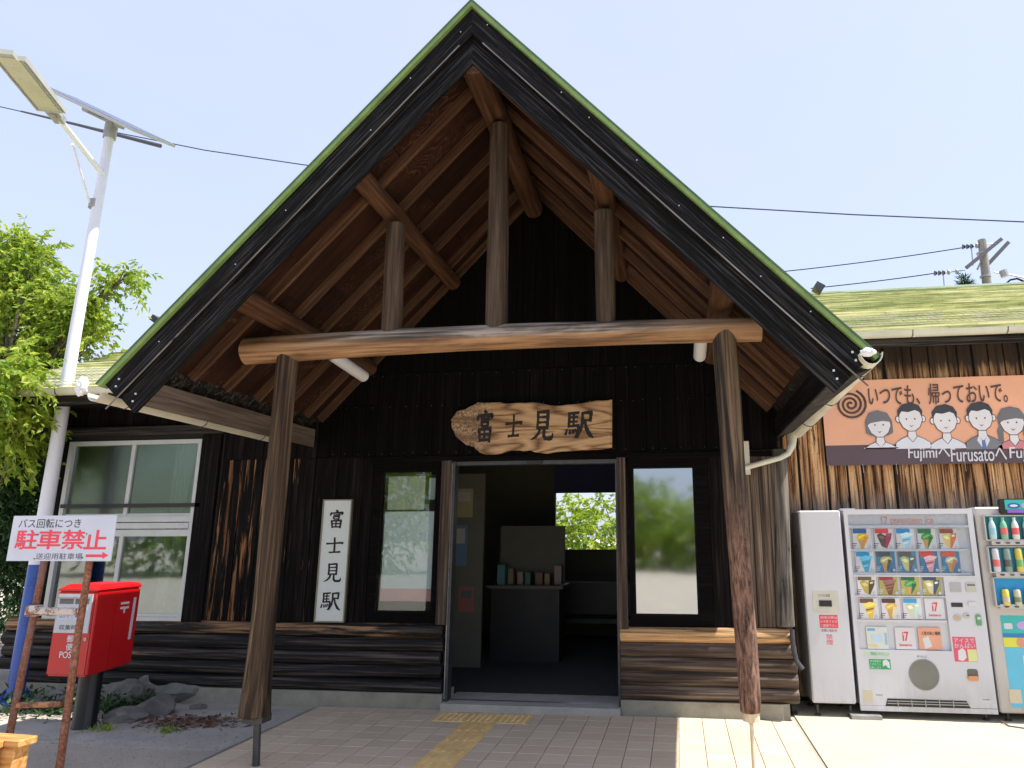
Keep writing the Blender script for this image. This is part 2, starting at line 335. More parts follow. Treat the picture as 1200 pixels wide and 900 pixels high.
def mk_sunboard():
    a = NT('sun_bleached_cedar_board'); g = a.xyz(a.pos()); o = a.vm('ADD', a.obj(), a.vm('SCALE', (37., 11., 23.), None, a.rnd()))
    n1 = a.noise(a.vm('MULTIPLY', o, (1.5, 75., 75.)), 1., 5, .6, .3); n2 = a.noise(a.vm('MULTIPLY', o, (.8, 16., 16.)), 1., 4, .6, .8)
    f = a.ma('ADD', a.ma('MULTIPLY', n1, .5), a.ma('MULTIPLY', n2, .6))
    c = a.ramp(f, [(.46, (.035, .013, .006)), (.52, (.26, .115, .04)), (.58, (.50, .265, .11)), (.68, (.68, .45, .23))])
    vo = a.n('TexVoronoi'); a.l(a.vm('MULTIPLY', o, (4., 11., 11.)), vo.inputs['Vector']); k = a.mapr(vo.outputs['Distance'], .10, .2, 0, 1); c = a.mix(k, (.08, .028, .012), c)
    # darker band at the top, under the eaves, and splash-blackened patches low down
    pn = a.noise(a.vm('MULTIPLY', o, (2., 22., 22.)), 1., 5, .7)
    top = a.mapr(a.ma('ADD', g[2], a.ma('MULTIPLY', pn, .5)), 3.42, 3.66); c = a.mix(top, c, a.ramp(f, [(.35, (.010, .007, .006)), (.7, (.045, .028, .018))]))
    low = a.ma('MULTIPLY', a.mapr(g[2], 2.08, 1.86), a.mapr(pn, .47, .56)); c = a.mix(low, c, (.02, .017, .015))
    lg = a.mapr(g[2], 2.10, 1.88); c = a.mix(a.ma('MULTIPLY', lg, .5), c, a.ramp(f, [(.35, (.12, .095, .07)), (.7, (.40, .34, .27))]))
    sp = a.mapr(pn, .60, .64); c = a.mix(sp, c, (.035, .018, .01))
    t = a.mapr(a.rnd(), 0, 1, .95, 1.4); c = a.mix(1., c, a.vm('SCALE', (1., 1., 1.), None, t), 'MULTIPLY')
    a.col(c); a.rough(.75); a.b.inputs['Specular IOR Level'].default_value = .3; a.bump(f, .7, .006); return a.m
mt['sunboard'] = mk_sunboard()
def mk_plaque():
    a = NT('plaque_burr_wood'); o = a.obj(); z = a.xyz(o)
    base = a.noise(a.vm('MULTIPLY', o, (.55, 1., 4.2)), 1.0, 2, .45, .9); w = a.ma('FRACT', a.ma('MULTIPLY', base, 8.)); w = a.ma('ABSOLUTE', a.ma('SUBTRACT', w, .5))
    fine = a.noise(a.vm('MULTIPLY', o, (6., 60., 60.)), 1., 5); burr = a.noise(o, 34., 5, .7, 1.5)
    lm = a.mapr(z[0], -.35, -.62); lm = a.ma('MULTIPLY', lm, a.mapr(burr, .42, .55))
    f = a.ma('ADD', a.ma('MULTIPLY', w, .8), a.ma('MULTIPLY', fine, .5))
    c = a.ramp(f, [(.22, (.12, .058, .024)), (.36, (.29, .16, .07)), (.50, (.46, .285, .145)), (.75, (.58, .40, .22))])
    c = a.mix(lm, c, a.ramp(burr, [(.45, (.22, .16, .11)), (.62, (.07, .035, .02))])); a.col(c); a.rough(.55); a.bump(f, .5, .006); return a.m
mt['plaque'] = mk_plaque()
def mk_roof(name, c0, c1, c2, sy=1.):
    a = NT(name); p = a.pos(); n1 = a.noise(a.vm('MULTIPLY', p, (3.5, 14., 14.)), 1.2, 5, .7); n2 = a.noise(p, .9, 3)
    n3 = a.noise(a.vm('MULTIPLY', p, (30., 30., 30.)), 1., 3)
    f = a.ma('ADD', a.ma('MULTIPLY', n1, .6), a.ma('MULTIPLY', n2, .4)); f = a.ma('ADD', f, a.ma('MULTIPLY', a.ma('SUBTRACT', n3, .5), .25))
    a.col(a.ramp(f, [(.36, c0), (.5, c1), (.64, c2)])); a.rough(.75); a.bump(n1, .3, .01); return a.m
def mk_shingle():
    a = NT('mossy_striped_shingle'); p = a.pos(); s = a.xyz(p)
    st = a.noise(a.vm('MULTIPLY', p, (.9, 1., 38.)), 1., 3, .6); n2 = a.noise(a.vm('MULTIPLY', p, (5., 9., 9.)), 1., 4, .65)
    f = a.ma('ADD', a.ma('MULTIPLY', st, .8), a.ma('MULTIPLY', n2, .2))
    a.col(a.ramp(f, [(.41, (.22, .26, .10)), (.48, (.42, .43, .17)), (.54, (.60, .58, .27)), (.61, (.78, .73, .45))])); a.rough(.8); a.bump(n2, .3, .01); return a.m
mt['roof'] = mk_shingle(); mt['roofgreen'] = mk_roof('mossy_green_shingle', (.13, .155, .045), (.235, .255, .085), (.34, .33, .14))
mt['roofedge'] = mk_roof('pale_green_eave_strip', (.16, .22, .13), (.23, .30, .19), (.30, .36, .26))
mt['greenmetal'] = plain('green_painted_flashing', (.17, .27, .075), .45, .0, .25, 7); mt['greentop'] = plain('dark_green_roof_sheet', (.06, .12, .05), .5, 0, .2, 5)
def mk_conc(name, c, var=.22, sc=2.5, crack=False, st=.35):
    a = NT(name); p = a.pos(); n1 = a.noise(p, sc, 6, .6); n2 = a.noise(p, sc*28, 4, .7); n3 = a.noise(p, sc*130, 2, .6)
    f = a.ma('ADD', a.ma('MULTIPLY', n1, .65), a.ma('MULTIPLY', n2, .35))
    cc = a.ramp(f, [(.3, tuple(x*(1-var) for x in c)), (.7, tuple(x*(1+var) for x in c))]); cc = a.mix(a.mapr(n3, .62, .72, 0, .5), cc, tuple(x*.45 for x in c))
    a.col(cc); a.rough(.9); a.bump(a.ma('ADD', n2, a.ma('MULTIPLY', n3, .4)), st, .008); return a.m
mt['concrete'] = mk_conc('concrete', (.36, .35, .31)); mt['found'] = mk_conc('stained_foundation_concrete', (.29, .275, .215), .35, 4.)
mt['apron'] = mk_conc('pale_concrete_apron', (.47, .42, .32), .10, 2.2); mt['slab'] = mk_conc('old_grey_slab', (.40, .375, .335), .25, 3.)
mt['asphalt'] = mk_conc('worn_asphalt', (.46, .405, .34), .2, 1.6, st=1.6)
mt['rock'] = mk_conc('grey_rock', (.20, .19, .175), .55, 5., st=.9)
def mk_tile():
    a = NT('buff_paving_tile'); p = a.pos(); n1 = a.noise(p, 1.7, 4); n2 = a.noise(p, 90, 3, .7); r = a.rnd()
    c = a.ramp(a.ma('ADD', a.ma('MULTIPLY', n1, .5), a.ma('MULTIPLY', r, .5)), [(.2, (.53, .42, .30)), (.5, (.58, .465, .335)), (.8, (.63, .51, .375))])
    a.col(a.mix(a.mapr(n2, .55, .75, 0, .35), c, (.17, .135, .105))); a.rough(.82); a.bump(n2, .3, .003); return a.m
mt['tile'] = mk_tile(); mt['joint'] = plain('grey_joint_sand', (.33, .27, .21), .95)
mt['tactile'] = plain('yellow_tactile_block', (.78, .53, .22), .75, 0, .16, 9, .3)
mt['steel'] = plain('dark_galvanised_steel', (.07, .072, .08), .45, .6, .25, 14); mt['galv'] = plain('pale_galvanised_steel', (.36, .36, .35), .5, .5, .15, 14)
mt['nail'] = plain('bright_nail_head', (.75, .75, .72), .35, .7)
mt['white'] = plain('white_enamel', (.66, .67, .70), .35, 0, .03, 3); mt['machine'] = plain('white_machine_panel', (.63, .635, .665), .3, 0, .03, 2); mt['machine2'] = plain('warm_white_machine_panel', (.53, .51, .485), .35, 0, .04, 2)
mt['offwhite'] = plain('off_white_plastic', (.55, .54, .47), .5, 0, .06); mt['gutter'] = plain('cream_pvc_gutter', (.60, .59, .49), .4, 0, .10, 4)
mt['alu'] = plain('white_aluminium_sash', (.50, .52, .52), .35, .1, .06); mt['alugrey'] = plain('grey_aluminium', (.30, .31, .31), .35, .6, .1)
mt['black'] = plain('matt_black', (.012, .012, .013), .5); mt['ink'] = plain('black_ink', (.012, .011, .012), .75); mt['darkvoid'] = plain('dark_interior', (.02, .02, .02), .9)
mt['red'] = plain('post_office_red', (.52, .008, .012), .33, 0, .06, 3, spec=.6); mt['redprint'] = plain('red_print', (.75, .06, .09), .6)
mt['blue'] = plain('blue_gloss_paint', (.025, .085, .36), .3, 0, .15, 5); mt['polewhite'] = plain('white_pole_paint', (.70, .72, .80), .32, 0, .04, 4)
mt['signwhite'] = plain('white_sign_board', (.56, .60, .70), .45, 0, .04, 4); mt['greyprint'] = plain('dark_grey_print', (.045, .04, .05), .7)
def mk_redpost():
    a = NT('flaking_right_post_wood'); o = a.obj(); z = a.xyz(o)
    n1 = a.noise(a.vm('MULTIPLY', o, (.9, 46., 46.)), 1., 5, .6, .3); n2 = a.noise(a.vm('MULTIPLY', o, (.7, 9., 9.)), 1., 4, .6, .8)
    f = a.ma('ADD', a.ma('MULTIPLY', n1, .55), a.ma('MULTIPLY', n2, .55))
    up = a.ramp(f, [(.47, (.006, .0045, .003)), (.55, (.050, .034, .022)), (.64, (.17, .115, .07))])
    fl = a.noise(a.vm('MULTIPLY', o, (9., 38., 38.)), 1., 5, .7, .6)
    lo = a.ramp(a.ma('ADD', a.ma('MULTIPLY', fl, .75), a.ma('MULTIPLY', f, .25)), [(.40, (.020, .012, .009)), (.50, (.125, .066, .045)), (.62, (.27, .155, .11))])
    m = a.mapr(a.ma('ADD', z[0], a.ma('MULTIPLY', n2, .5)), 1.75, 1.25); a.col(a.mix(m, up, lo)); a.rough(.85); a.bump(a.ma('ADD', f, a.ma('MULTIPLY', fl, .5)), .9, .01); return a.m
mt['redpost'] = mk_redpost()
def mk_rust(name, base, rustm=.5):
    a = NT(name); n1 = a.noise(a.pos(), 16, 6, .75); n2 = a.noise(a.pos(), 60, 4)
    rust = a.ramp(n2, [(.3, (.10, .035, .018)), (.6, (.27, .115, .065)), (.8, (.42, .22, .15))])
    a.col(a.mix(a.mapr(n1, rustm-.03, rustm+.03), base, rust)); a.rough(.85); a.bump(n1, .6, .004); return a.m
mt['rustpink'] = mk_rust('rusty_pink_pipe', (.34, .17, .13), .42); mt['rustdark'] = mk_rust('rusty_brown_pipe', (.17, .12, .12), .45); mt['rustwhite'] = mk_rust('rust_blistered_white_bar', (.55, .50, .46), .53)
mt['rustorange'] = mk_rust('orange_rust_bar', (.50, .24, .12), .5)
mt['cable'] = plain('black_cable', (.02, .022, .03), .95, spec=.05)
def mk_glass(name, tint, refl, rough=.01, alpha=None):
    a = NT(name); tr = a.n('BsdfTransparent'); tr.inputs[0].default_value = tint+(1,); g = a.n('BsdfGlossy'); g.inputs['Roughness'].default_value = rough; g.inputs['Color'].default_value = (.93, .98, 1, 1)
    lw = a.n('LayerWeight'); lw.inputs['Blend'].default_value = .25; f = a.ma('ADD', refl, a.ma('MULTIPLY', lw.outputs['Fresnel'], .5), cl=True)
    x = a.n('MixShader'); a.l(f, x.inputs[0]); a.l(tr.outputs[0], x.inputs[1]); a.l(g.outputs[0], x.inputs[2])
    nn = a.noise(a.pos(), 1.3, 2); bp = a.n('Bump'); bp.inputs['Strength'].default_value = .03; bp.inputs['Distance'].default_value = .02; a.l(nn, bp.inputs['Height']); a.l(bp.outputs[0], g.inputs['Normal'])
    a.l(x.outputs[0], a.out.inputs[0]); a.t.nodes.remove(a.b); return a.m
mt['glass'] = mk_glass('window_glass', (.85, .90, .88), .05); mt['sashglass'] = mk_glass('frosted_sash_glass', (.62, .72, .70), .15, .22); mt['sashclear'] = mk_glass('clear_sash_glass', (.62, .72, .70), .17, .03); mt['mirror'] = mk_glass('sky_reflecting_glass', (.35, .38, .36), .42, .05); mt['acrylic'] = mk_glass('clear_acrylic', (.96, .97, .98), .015)
mt['portglass'] = mk_glass('smoked_port_glass', (.35, .36, .33), .12)
def mk_leaf(name, c0, c1, c2, tr=.35):
    a = NT(name); n1 = a.noise(a.pos(), 2.2, 3); n2 = a.n('TexWhiteNoise'); a.l(a.n('NewGeometry').outputs['Random Per Island'], n2.inputs['Vector'])
    f = a.ma('ADD', a.ma('MULTIPLY', n1, .6), a.ma('MULTIPLY', n2.outputs[0], .4)); c = a.ramp(f, [(.3, c0), (.5, c1), (.72, c2)])
    a.col(c); a.rough(.5); t = a.n('BsdfTranslucent'); a.l(c, t.inputs[0]); x = a.n('MixShader'); x.inputs[0].default_value = tr
    a.l(a.b.outputs[0], x.inputs[1]); a.l(t.outputs[0], x.inputs[2]); a.l(x.outputs[0], a.out.inputs[0]); return a.m
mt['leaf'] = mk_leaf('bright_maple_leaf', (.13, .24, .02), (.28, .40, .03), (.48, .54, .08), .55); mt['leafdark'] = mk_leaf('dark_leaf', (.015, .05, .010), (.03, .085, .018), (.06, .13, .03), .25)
mt['bark'] = plain('grey_brown_bark', (.09, .07, .05), .9, 0, .4, 12, .8)
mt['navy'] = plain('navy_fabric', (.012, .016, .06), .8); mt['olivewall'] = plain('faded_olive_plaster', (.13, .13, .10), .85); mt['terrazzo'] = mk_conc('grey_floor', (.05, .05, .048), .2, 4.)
mt['ceil'] = plain('interior_ceiling_board', (.28, .27, .22), .8)
def mk_panel(name, c):
    a = NT(name); p = a.pos(); g = a.xyz(p); n1 = a.noise(p, 2.2, 5, .6); st = a.noise(a.vm('MULTIPLY', p, (26., 26., 1.2)), 1., 4, .6); sc = a.noise(a.vm('MULTIPLY', p, (9., 9., 60.)), 1., 2, .5)
    low = a.ma('MULTIPLY', a.mapr(g[2], .45, .08), a.mapr(a.ma('ADD', n1, a.ma('MULTIPLY', st, .6)), .65, .95)); run = a.ma('MULTIPLY', a.mapr(st, .6, .75), .07)
    k = a.ma('ADD', a.ma('MULTIPLY', low, .4), run, cl=True); cc = a.mix(a.mapr(n1, .3, .7, 0, .10), c, tuple(x*.75 for x in c)); a.col(a.mix(k, cc, (.26, .225, .18)))
    a.rough(a.mapr(n1, .3, .7, .25, .45)); a.bump(a.noise(p, 3.5, 2), .06, .01); return a.m
mt['machine'] = mk_panel('white_machine_panel_scuffed', (.60, .605, .65)); mt['machine2'] = mk_panel('warm_machine_panel_scuffed', (.51, .485, .465))
def pc(name, c, r=.55): 
    if name not in mt: mt[name] = plain(name, c, r, 0, .05)
    return mt[name]
# ------------------------------------------------------------------ ground and paving (the setting)
def struct(name, mb, m, parent=None, **k): return tag(mb.build(name, m, parent), kind='structure')
g = MB(); g.add([(-400, -400, 0), (400, -400, 0), (400, 700, 0), (-400, 700, 0)], [(0, 1, 2, 3)]); struct('ground', g, mt['asphalt'])
g = MB(); g.bb(.985, 12, -3, 7.84, -.03, .012); struct('concrete_apron', g, mt['apron'])
g = MB(); g.bb(-3.52, .965, .5, 7.0, -.03, .004); pav = tag(g.build('entrance_paving', mt['joint']), kind='structure')
tiles = []
x0, x1 = -3.50, .955; nx = 22; tw = (x1-x0)/nx
ty = 7.0-.005; rows = 31; tl = .208
tm = cham_box(tl-.006, tw-.005, .016, .003).copy(); tm.materials.append(mt['tile']); tm.name = 'paving_tile'
rest = MB(); cnt = 0
for r in range(rows):
    yc = ty-(r+.5)*tl
    for c in range(nx):
        xc = x0+(c+.5)*tw
        if yc+tl/2 < 6.58 and -1.94 < xc-tw*.2 and xc+tw*.2 < -1.635: continue
        if yc-tl/2 > 6.58 and yc+tl/2 < 6.9 and -2.26 < xc-.02 and xc < -1.32: continue
        if cnt < 290:
            o = obj('paving_tile', tm, Matrix.Translation((xc, yc-tl/2+.003, .006+random.uniform(-.0009, .0009))) @ Matrix.Rotation(math.pi/2, 4, 'Z'), pav); cnt += 1
        else: rest.box((xc, yc, .006), (tw-.005, tl-.006, .016))
tag(rest.build('paving_tiles', mt['tile'], pav), kind='stuff')
# tactile blocks
gm = MB(); gm.bb(-.147, .147, -.147, .147, 0, .008)
for k in range(4): gm.box((-.105+k*.07, 0, .0105), (.028, .27, .006))
gme = gm.mesh('guide_block', mt['tactile'])
dm = MB(); dm.bb(-.14, .14, -.147, .147, 0, .008)
for i in range(5):
    for j in range(5): dm.lathe([(.014, .008), (.009, .0135)], (-.108+i*.054, -.112+j*.056, 0), 6)
dme = dm.mesh('warning_block', mt['tactile'])
for k in range(19): obj('guide_block', gme, Matrix.Translation((-1.787, 6.432-k*.3, .011)), pav)
for k in range(3): obj('warning_block', dme, Matrix.Translation((-2.09+k*.288, 6.735, .011)), pav)
g = MB(); g.bb(-5.05, -3.55, 5.55, 6.3, -.03, .012); g.bb(-5.05, -3.55, 6.31, 6.86, -.03, .010); g.bb(-6.2, -5.06, 5.62, 6.1, -.03, .014); struct('concrete_slabs', g, mt['slab'])
g = MB(); g.bb(-3.545, -3.525, .5, 6.98, -.03, .02); struct('paving_edge_kerb', g, mt['concrete'])

# ------------------------------------------------------------------ the station building
B = thing('station_building', (-2, 7, 0), 'black charred timber station building with a steep green edged gable porch', 'station')
WY = 7.07                                             # face of the board wall, left wing and porch
RY = 7.85                                             # face of the recessed wall behind the vending machines
f = MB(); f.bb(-7.03, -2.29, 7.02, 7.4, -.05, .145); f.build('foundation', mt['found'], B)
f = MB(); f.prism([(-.58, 7.02, -.05), (.86, 7.02, -.05), (.93, 7.06, -.05), (.93, 7.4, -.05), (-.58, 7.4, -.05)], (0, 0, .19)); f.build('foundation', mt['found'], B)
f = MB(); f.bb(-2.285, -.585, 6.97, 7.5, -.02, .075); f.build('door_sill', mt['slab'], B)
for k in range(5):
    z = .205+k*.125
    log('wall_log', (-7.12-.03*(k % 2)+(.25 if k == 0 else 0), 7.085, z), (-2.31-.012*(k % 3), 7.085, z), .070, .068, mt['charlog'], B, 14, 40, .17, seed=k+1, col=(.62 if k == 4 else .30+.08*(k == 1), .5, 0, 1))
    log('wall_log', (-.575, 7.085, z), (.97+.04*(k < 4), 7.085, z), .070, .068, mt['brownlog'], B, 14, 18, .13, seed=k+11, col=(.85 if k == 4 else .18, .55 if k == 4 else .42, 0, 1))
# solid cores behind the boards, so that no light leaks between them
core = MB()
core.bb(-7.0, -6.74, WY+.024, 7.25, .7, 3.05); core.bb(-6.74, -5.11, WY+.024, 7.25, 2.66, 3.05); core.bb(-5.11, -3.13, WY+.024, 7.25, .7, 3.05); core.bb(-6.74, -5.11, WY+.024, 7.25, .16, .74)
core.bb(-3.13, -2.40, WY+.024, 7.25, 2.34, 3.05); core.bb(-3.13, -2.40, WY+.024, 7.25, .16, .77); core.bb(-2.40, .30, WY+.024, 7.25, 2.42, 3.05); core.bb(-.56, .92, WY+.024, 7.25, .16, .77)
core.bb(.25, .95, WY+.024, 7.25, .77, 3.05); core.prism([(-7.0, 7.25, 0), (-7.0, 7.25, 3.35), (-7.0, 10.3, 4.86), (-7.0, 13.5, 3.2), (-7.0, 13.5, 0)], (.08, 0, 0))
core.build('inner_wall', mt['darkvoid'], B)
gc = MB(); gc.prism([(-3.9, WY+.024, 2.9), (1.05, WY+.024, 2.9), (-1.425, WY+.024, 5.45)], (0, .12, 0)); gc.build('gable_backing', mt['darkvoid'], B)
rng = random.Random(3)
def boards(x0, x1, w, y, z0, z1, mat, colf=None, ztop=None, t=.022, name='wall_board', gap=.004):
    if mat is mt['soot']: gap = .002
    n = max(1, round((x1-x0)/w)); w = (x1-x0)/n; e = [x0]
    for i in range(1, n): e.append(x0+i*w+rng.uniform(-.12, .12)*w)
    e.append(x1)
    for i in range(n):
        a, b = e[i], e[i+1]; zt = z1 if ztop is None else ztop((a+b)/2)
        if zt-z0 < .05: continue
        board(name, a+gap/2, b-gap/2, y+rng.uniform(-.003, .004), t, z0, zt, mat, B, colf(a, z0) if colf else (0, rng.uniform(.2, .8), 0, 1))
def pl(lo, hi): return lambda x, z: (rng.uniform(lo, hi), rng.uniform(.25, .8), 0, 1)
boards(-7.03, -6.74, .14, WY, .78, 3.05, mt['char'], pl(0, .1))
boards(-6.74, -5.11, .15, WY, 2.80, 3.05, mt['char'], pl(0, .05))
boards(-5.11, -3.95, .15, WY, 2.80, 3.05, mt['char'], pl(0, .05))
boards(-4.86, -3.78, .12, WY, .775, 2.42, mt['char'], pl(.36, .62))
boards(-4.86, -3.78, .12, WY, 2.425, 2.80, mt['char'], pl(0, .1))
boards(-3.78, -3.13, .125, WY, .775, 2.42, mt['char'], pl(.12, .42))
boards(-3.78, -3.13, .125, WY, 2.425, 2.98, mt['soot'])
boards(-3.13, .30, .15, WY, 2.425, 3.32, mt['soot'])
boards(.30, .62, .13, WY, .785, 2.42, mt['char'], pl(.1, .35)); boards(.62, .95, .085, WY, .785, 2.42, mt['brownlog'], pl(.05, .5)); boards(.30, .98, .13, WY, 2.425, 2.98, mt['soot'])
ZA = 5.375; SL = 1.065; AX = -1.425
gz = lambda x: ZA-SL*abs(x-AX)-.03
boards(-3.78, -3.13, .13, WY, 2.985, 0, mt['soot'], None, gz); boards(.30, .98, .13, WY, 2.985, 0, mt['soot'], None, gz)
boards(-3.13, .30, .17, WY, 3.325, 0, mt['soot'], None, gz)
# rows of nail heads along the board seams
nl = MB()
for z in (2.455, 2.95, 3.29):
    x = -3.6
    while x < .6:
        nl.box((x, WY-.003, z+rng.uniform(-.006, .006)), (.0038, .004, .0038)); x += rng.uniform(.09, .2)
tag(nl.build('board_nails', mt['galv'], B), kind='stuff')
timber('head_rail', (-3.16, WY-.012, 2.385), (.92, WY-.012, 2.385), .03, .055, mt['soot'], B, (0, 0, 1))
# big sash window of the left wing
tm_ = lambda n, a, b, w, h, m, p=B, up=(0, 0, 1), col=None: timber(n, a, b, w, h, m, p, up, .004, col)
tm_('lintel_beam', (-6.98, WY-.03, 2.755), (-4.86, WY-.03, 2.755), .09, .10, mt['charlog'], col=(0, .3, 0, 1))
tm_('window_post', (-5.00, WY-.005, .76), (-5.00, WY-.005, 2.70), .22, .05, mt['char'], B, (0, 1, 0), (.05, .6, 0, 1))
wn = MB()
for a in ((-6.74, -5.12, 2.61, 2.655), (-6.74, -5.12, .735, .80), (-6.74, -6.69, .80, 2.61), (-5.16, -5.12, .80, 2.61)): wn.bb(a[0], a[1], WY-.015, WY+.06, a[2], a[3])
win = wn.build('window', mt['alu'], B)
def sub(name, x0, x1, y0, y1, z0, z1, m, p): q = MB(); q.bb(x0, x1, y0, y1, z0, z1); return q.build(name, m, p)
for a in ((1.62, 1.69), (1.70, 1.76), (1.77, 1.83)): sub('transom_rail', -6.69, -5.16, WY-.012-.01*(a[0] == 1.70), WY+.05, a[0], a[1], mt['alu'], win)
for z0, z1, xm in ((1.83, 2.61, -5.945), (.80, 1.62, -5.945)):
    sub('mullion', xm-.025, xm+.02, WY+.002, WY+.045, z0, z1, mt['alu'], win)
    sub('pane', -6.69, xm-.02, WY+.030, WY+.034, z0, z1, mt['sashglass' if z0 > 1 else 'sashclear'], win); sub('pane', xm+.02, -5.16, WY+.022, WY+.026, z0, z1, mt['sashglass' if z0 > 1 else 'sashclear'], win)
    for q in ((-6.69, xm-.02, .028), (xm+.02, -5.16, .02)): sub('sash_rail', q[0], q[1], WY+q[2]-.01, WY+q[2]+.012, z0, z0+.03, mt['alu'], win)
sub('security_bar', -6.72, -5.05, WY-.03, WY-.018, 1.925, 1.965, mt['black'], win)
rm = MB(); rm.bb(-6.92, -5.05, 8.2, 8.25, .1, 2.9); rm.build('room_wall', plain('pale_room_wall', (.62, .70, .68), .8), B)
c_ = MB()
for i in range(5): c_.tube([(-5.56+.05*i, 7.30, 2.62), (-5.56+.035*i-.04, 7.30+.01*(i % 2), 1.4), (-5.60+.02*i, 7.3, .85)], [.03, .02, .028], 8)
c_.build('curtain', mt['offwhite'], win, True)
# shop-front windows either side of the door
def side_window(x0, x1, gx0, gx1, z0, z1, gm):
    m = MB(); y = WY-.004
    m.bb(x0, gx0, y, y+.08, z0, z1); m.bb(gx1, x1, y, y+.08, z0, z1); m.bb(gx0, gx1, y, y+.08, 2.275, z1); m.bb(gx0, gx1, y, y+.08, z0, .875)
    w = m.build('window', mt['soot'], B)
    tr = MB(); t = .014
    tr.bb(gx0, gx0+t, y-.004, y+.05, .875, 2.275); tr.bb(gx1-t, gx1, y-.004, y+.05, .875, 2.275); tr.bb(gx0+t, gx1-t, y-.004, y+.05, .875, .875+t); tr.bb(gx0+t, gx1-t, y-.004, y+.05, 2.275-t, 2.275); tr.build('glazing_bead', mt['char'], w)
    sub('pane', gx0+t, gx1-t, y+.03, y+.034, .889, 2.261, gm, w); return w
lw = side_window(-3.125, -2.40, -3.035, -2.44, .78, 2.36, mt['glass']); rw = side_window(-.48, .30, -.44, .165, .785, 2.36, mt['mirror'])
for x, w_ in ((-2.33, .11), (-.545, .085)): tm_('door_post', (x, WY-.02, .76 if x > -1 else .77), (x, WY-.02, 2.37), w_, .05, mt['brownlog'], B, (0, 1, 0), (.05, .12 if x < -1 else .3, 0, 1))
# sliding door set
dr = MB()
for a in ((-2.27, -2.245, .075, 2.36), (-.605, -.585, .075, 2.36)): dr.bb(a[0], a[1], WY-.02, WY+.10, a[2], a[3])
dr.bb(-2.245, -.605, WY+.0, WY+.10, 2.32, 2.36)
door = dr.build('entrance_door', mt['steel'], B)
sub('edge_strip', -2.277, -2.271, WY-.03, WY-.02, .1, 2.34, mt['galv'], door)
sub('floor_track', -2.245, -.605, WY+.03, WY+.09, .0755, .082, mt['alugrey'], door); sub('sensor_box', -1.50, -1.34, WY-.02, WY-.001, 2.325, 2.355, mt['black'], door)
# waiting room behind the door
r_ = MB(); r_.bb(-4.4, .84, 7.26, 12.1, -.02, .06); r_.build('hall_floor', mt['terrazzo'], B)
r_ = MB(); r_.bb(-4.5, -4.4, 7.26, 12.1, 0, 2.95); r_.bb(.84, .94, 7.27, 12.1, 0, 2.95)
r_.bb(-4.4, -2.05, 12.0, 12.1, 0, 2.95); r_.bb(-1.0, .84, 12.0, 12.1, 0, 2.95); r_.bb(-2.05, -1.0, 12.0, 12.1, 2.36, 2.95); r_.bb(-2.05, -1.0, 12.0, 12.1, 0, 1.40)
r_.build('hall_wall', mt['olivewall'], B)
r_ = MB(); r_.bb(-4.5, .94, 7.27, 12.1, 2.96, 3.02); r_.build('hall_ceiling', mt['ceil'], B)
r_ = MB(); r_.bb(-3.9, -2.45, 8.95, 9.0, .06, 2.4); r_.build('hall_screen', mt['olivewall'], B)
for k, (x_, z_, w_, h_, cc_) in enumerate(((-3.5, 1.2, .42, .6, (.30, .33, .30)), (-3.0, 1.25, .34, .5, (.12, .20, .30)), (-2.75, .7, .2, .3, (.32, .12, .10)), (-2.9, 1.85, .3, .36, (.34, .30, .16)))):
    q = flat('wall_poster', rect(x_, z_, x_+w_, z_+h_), 8.95, pc('hall_poster_%d' % k, cc_), B, .003); q2 = flat('print', rect(x_+.03, z_+h_*.55, x_+w_-.03, z_+h_-.04), 8.946, pc('hall_print_%d' % (k % 2), ((.10, .14, .12), (.40, .38, .34))[k % 2]), q, .001)
for x_ in (-2.6, -1.1): q = MB(); q.bb(x_-.06, x_+.06, 8.2, 9.4, 2.88, 2.96); q.build('ceiling_lamp', mt['offwhite'], B)
# grey corner log and stub wall to the recessed wing
log('corner_log', (.945, 7.10, .80), (.99, 7.12, 2.42), .085, .075, mt['cornerlog'], B, 14, 12, .12, seed=31, col=(.35, .5, 0, 1))
f = MB(); f.bb(.97, 1.02, 7.25, RY+.05, 0, 3.3); f.build('return_wall', mt['charlog'], B)
# recessed right wing
f = MB(); f.bb(.97, 9.0, RY+.026, RY+.2, 0, 3.75); f.build('inner_wall', mt['darkvoid'], B)
e = [1.0]
while e[-1] < 6.4: e.append(e[-1]+rng.choice((.10, .13, .155, .17, .19)))
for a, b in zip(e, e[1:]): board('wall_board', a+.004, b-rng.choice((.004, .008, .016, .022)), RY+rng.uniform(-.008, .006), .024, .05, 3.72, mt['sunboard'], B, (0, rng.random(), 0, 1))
# ---- main roof (one pitch seen), in courses
def roof(x0, x1, ye, ze, yr, zr, name='main_roof'):
    L = math.hypot(yr-ye, zr-ze); n = int(L/.16); m = MB()
    for k in range(n):
        a = k/n; b = (k+1)/n; ya, za = ye+(yr-ye)*a, ze+(zr-ze)*a; yb, zb = ye+(yr-ye)*b, ze+(zr-ze)*b
        t = .03; s = max(1, int((x1-x0)/.6)); off = (k % 2)*.3
        for j in range(s+1):
            xa = max(x0, x0+j*(x1-x0)/s-off); xb = min(x1, x0+(j+1)*(x1-x0)/s-off)
            if xb-xa < .02: continue
            d = rng.uniform(-.003, .004)
            m.prism([(xa+.002, ya, za+t+d), (xa+.002, yb, zb+d), (xa+.002, yb, zb-.02), (xa+.002, ya, za-.02)], (xb-xa-.004, 0, 0))
    r = tag(m.build(name, mt['roof'], B), kind='stuff'); return r
roof(-7.5, -3.7, 6.42, 3.07, 10.3, 5.03); roof(.95, 9.0, 7.40, 3.66, 10.3, 5.06)
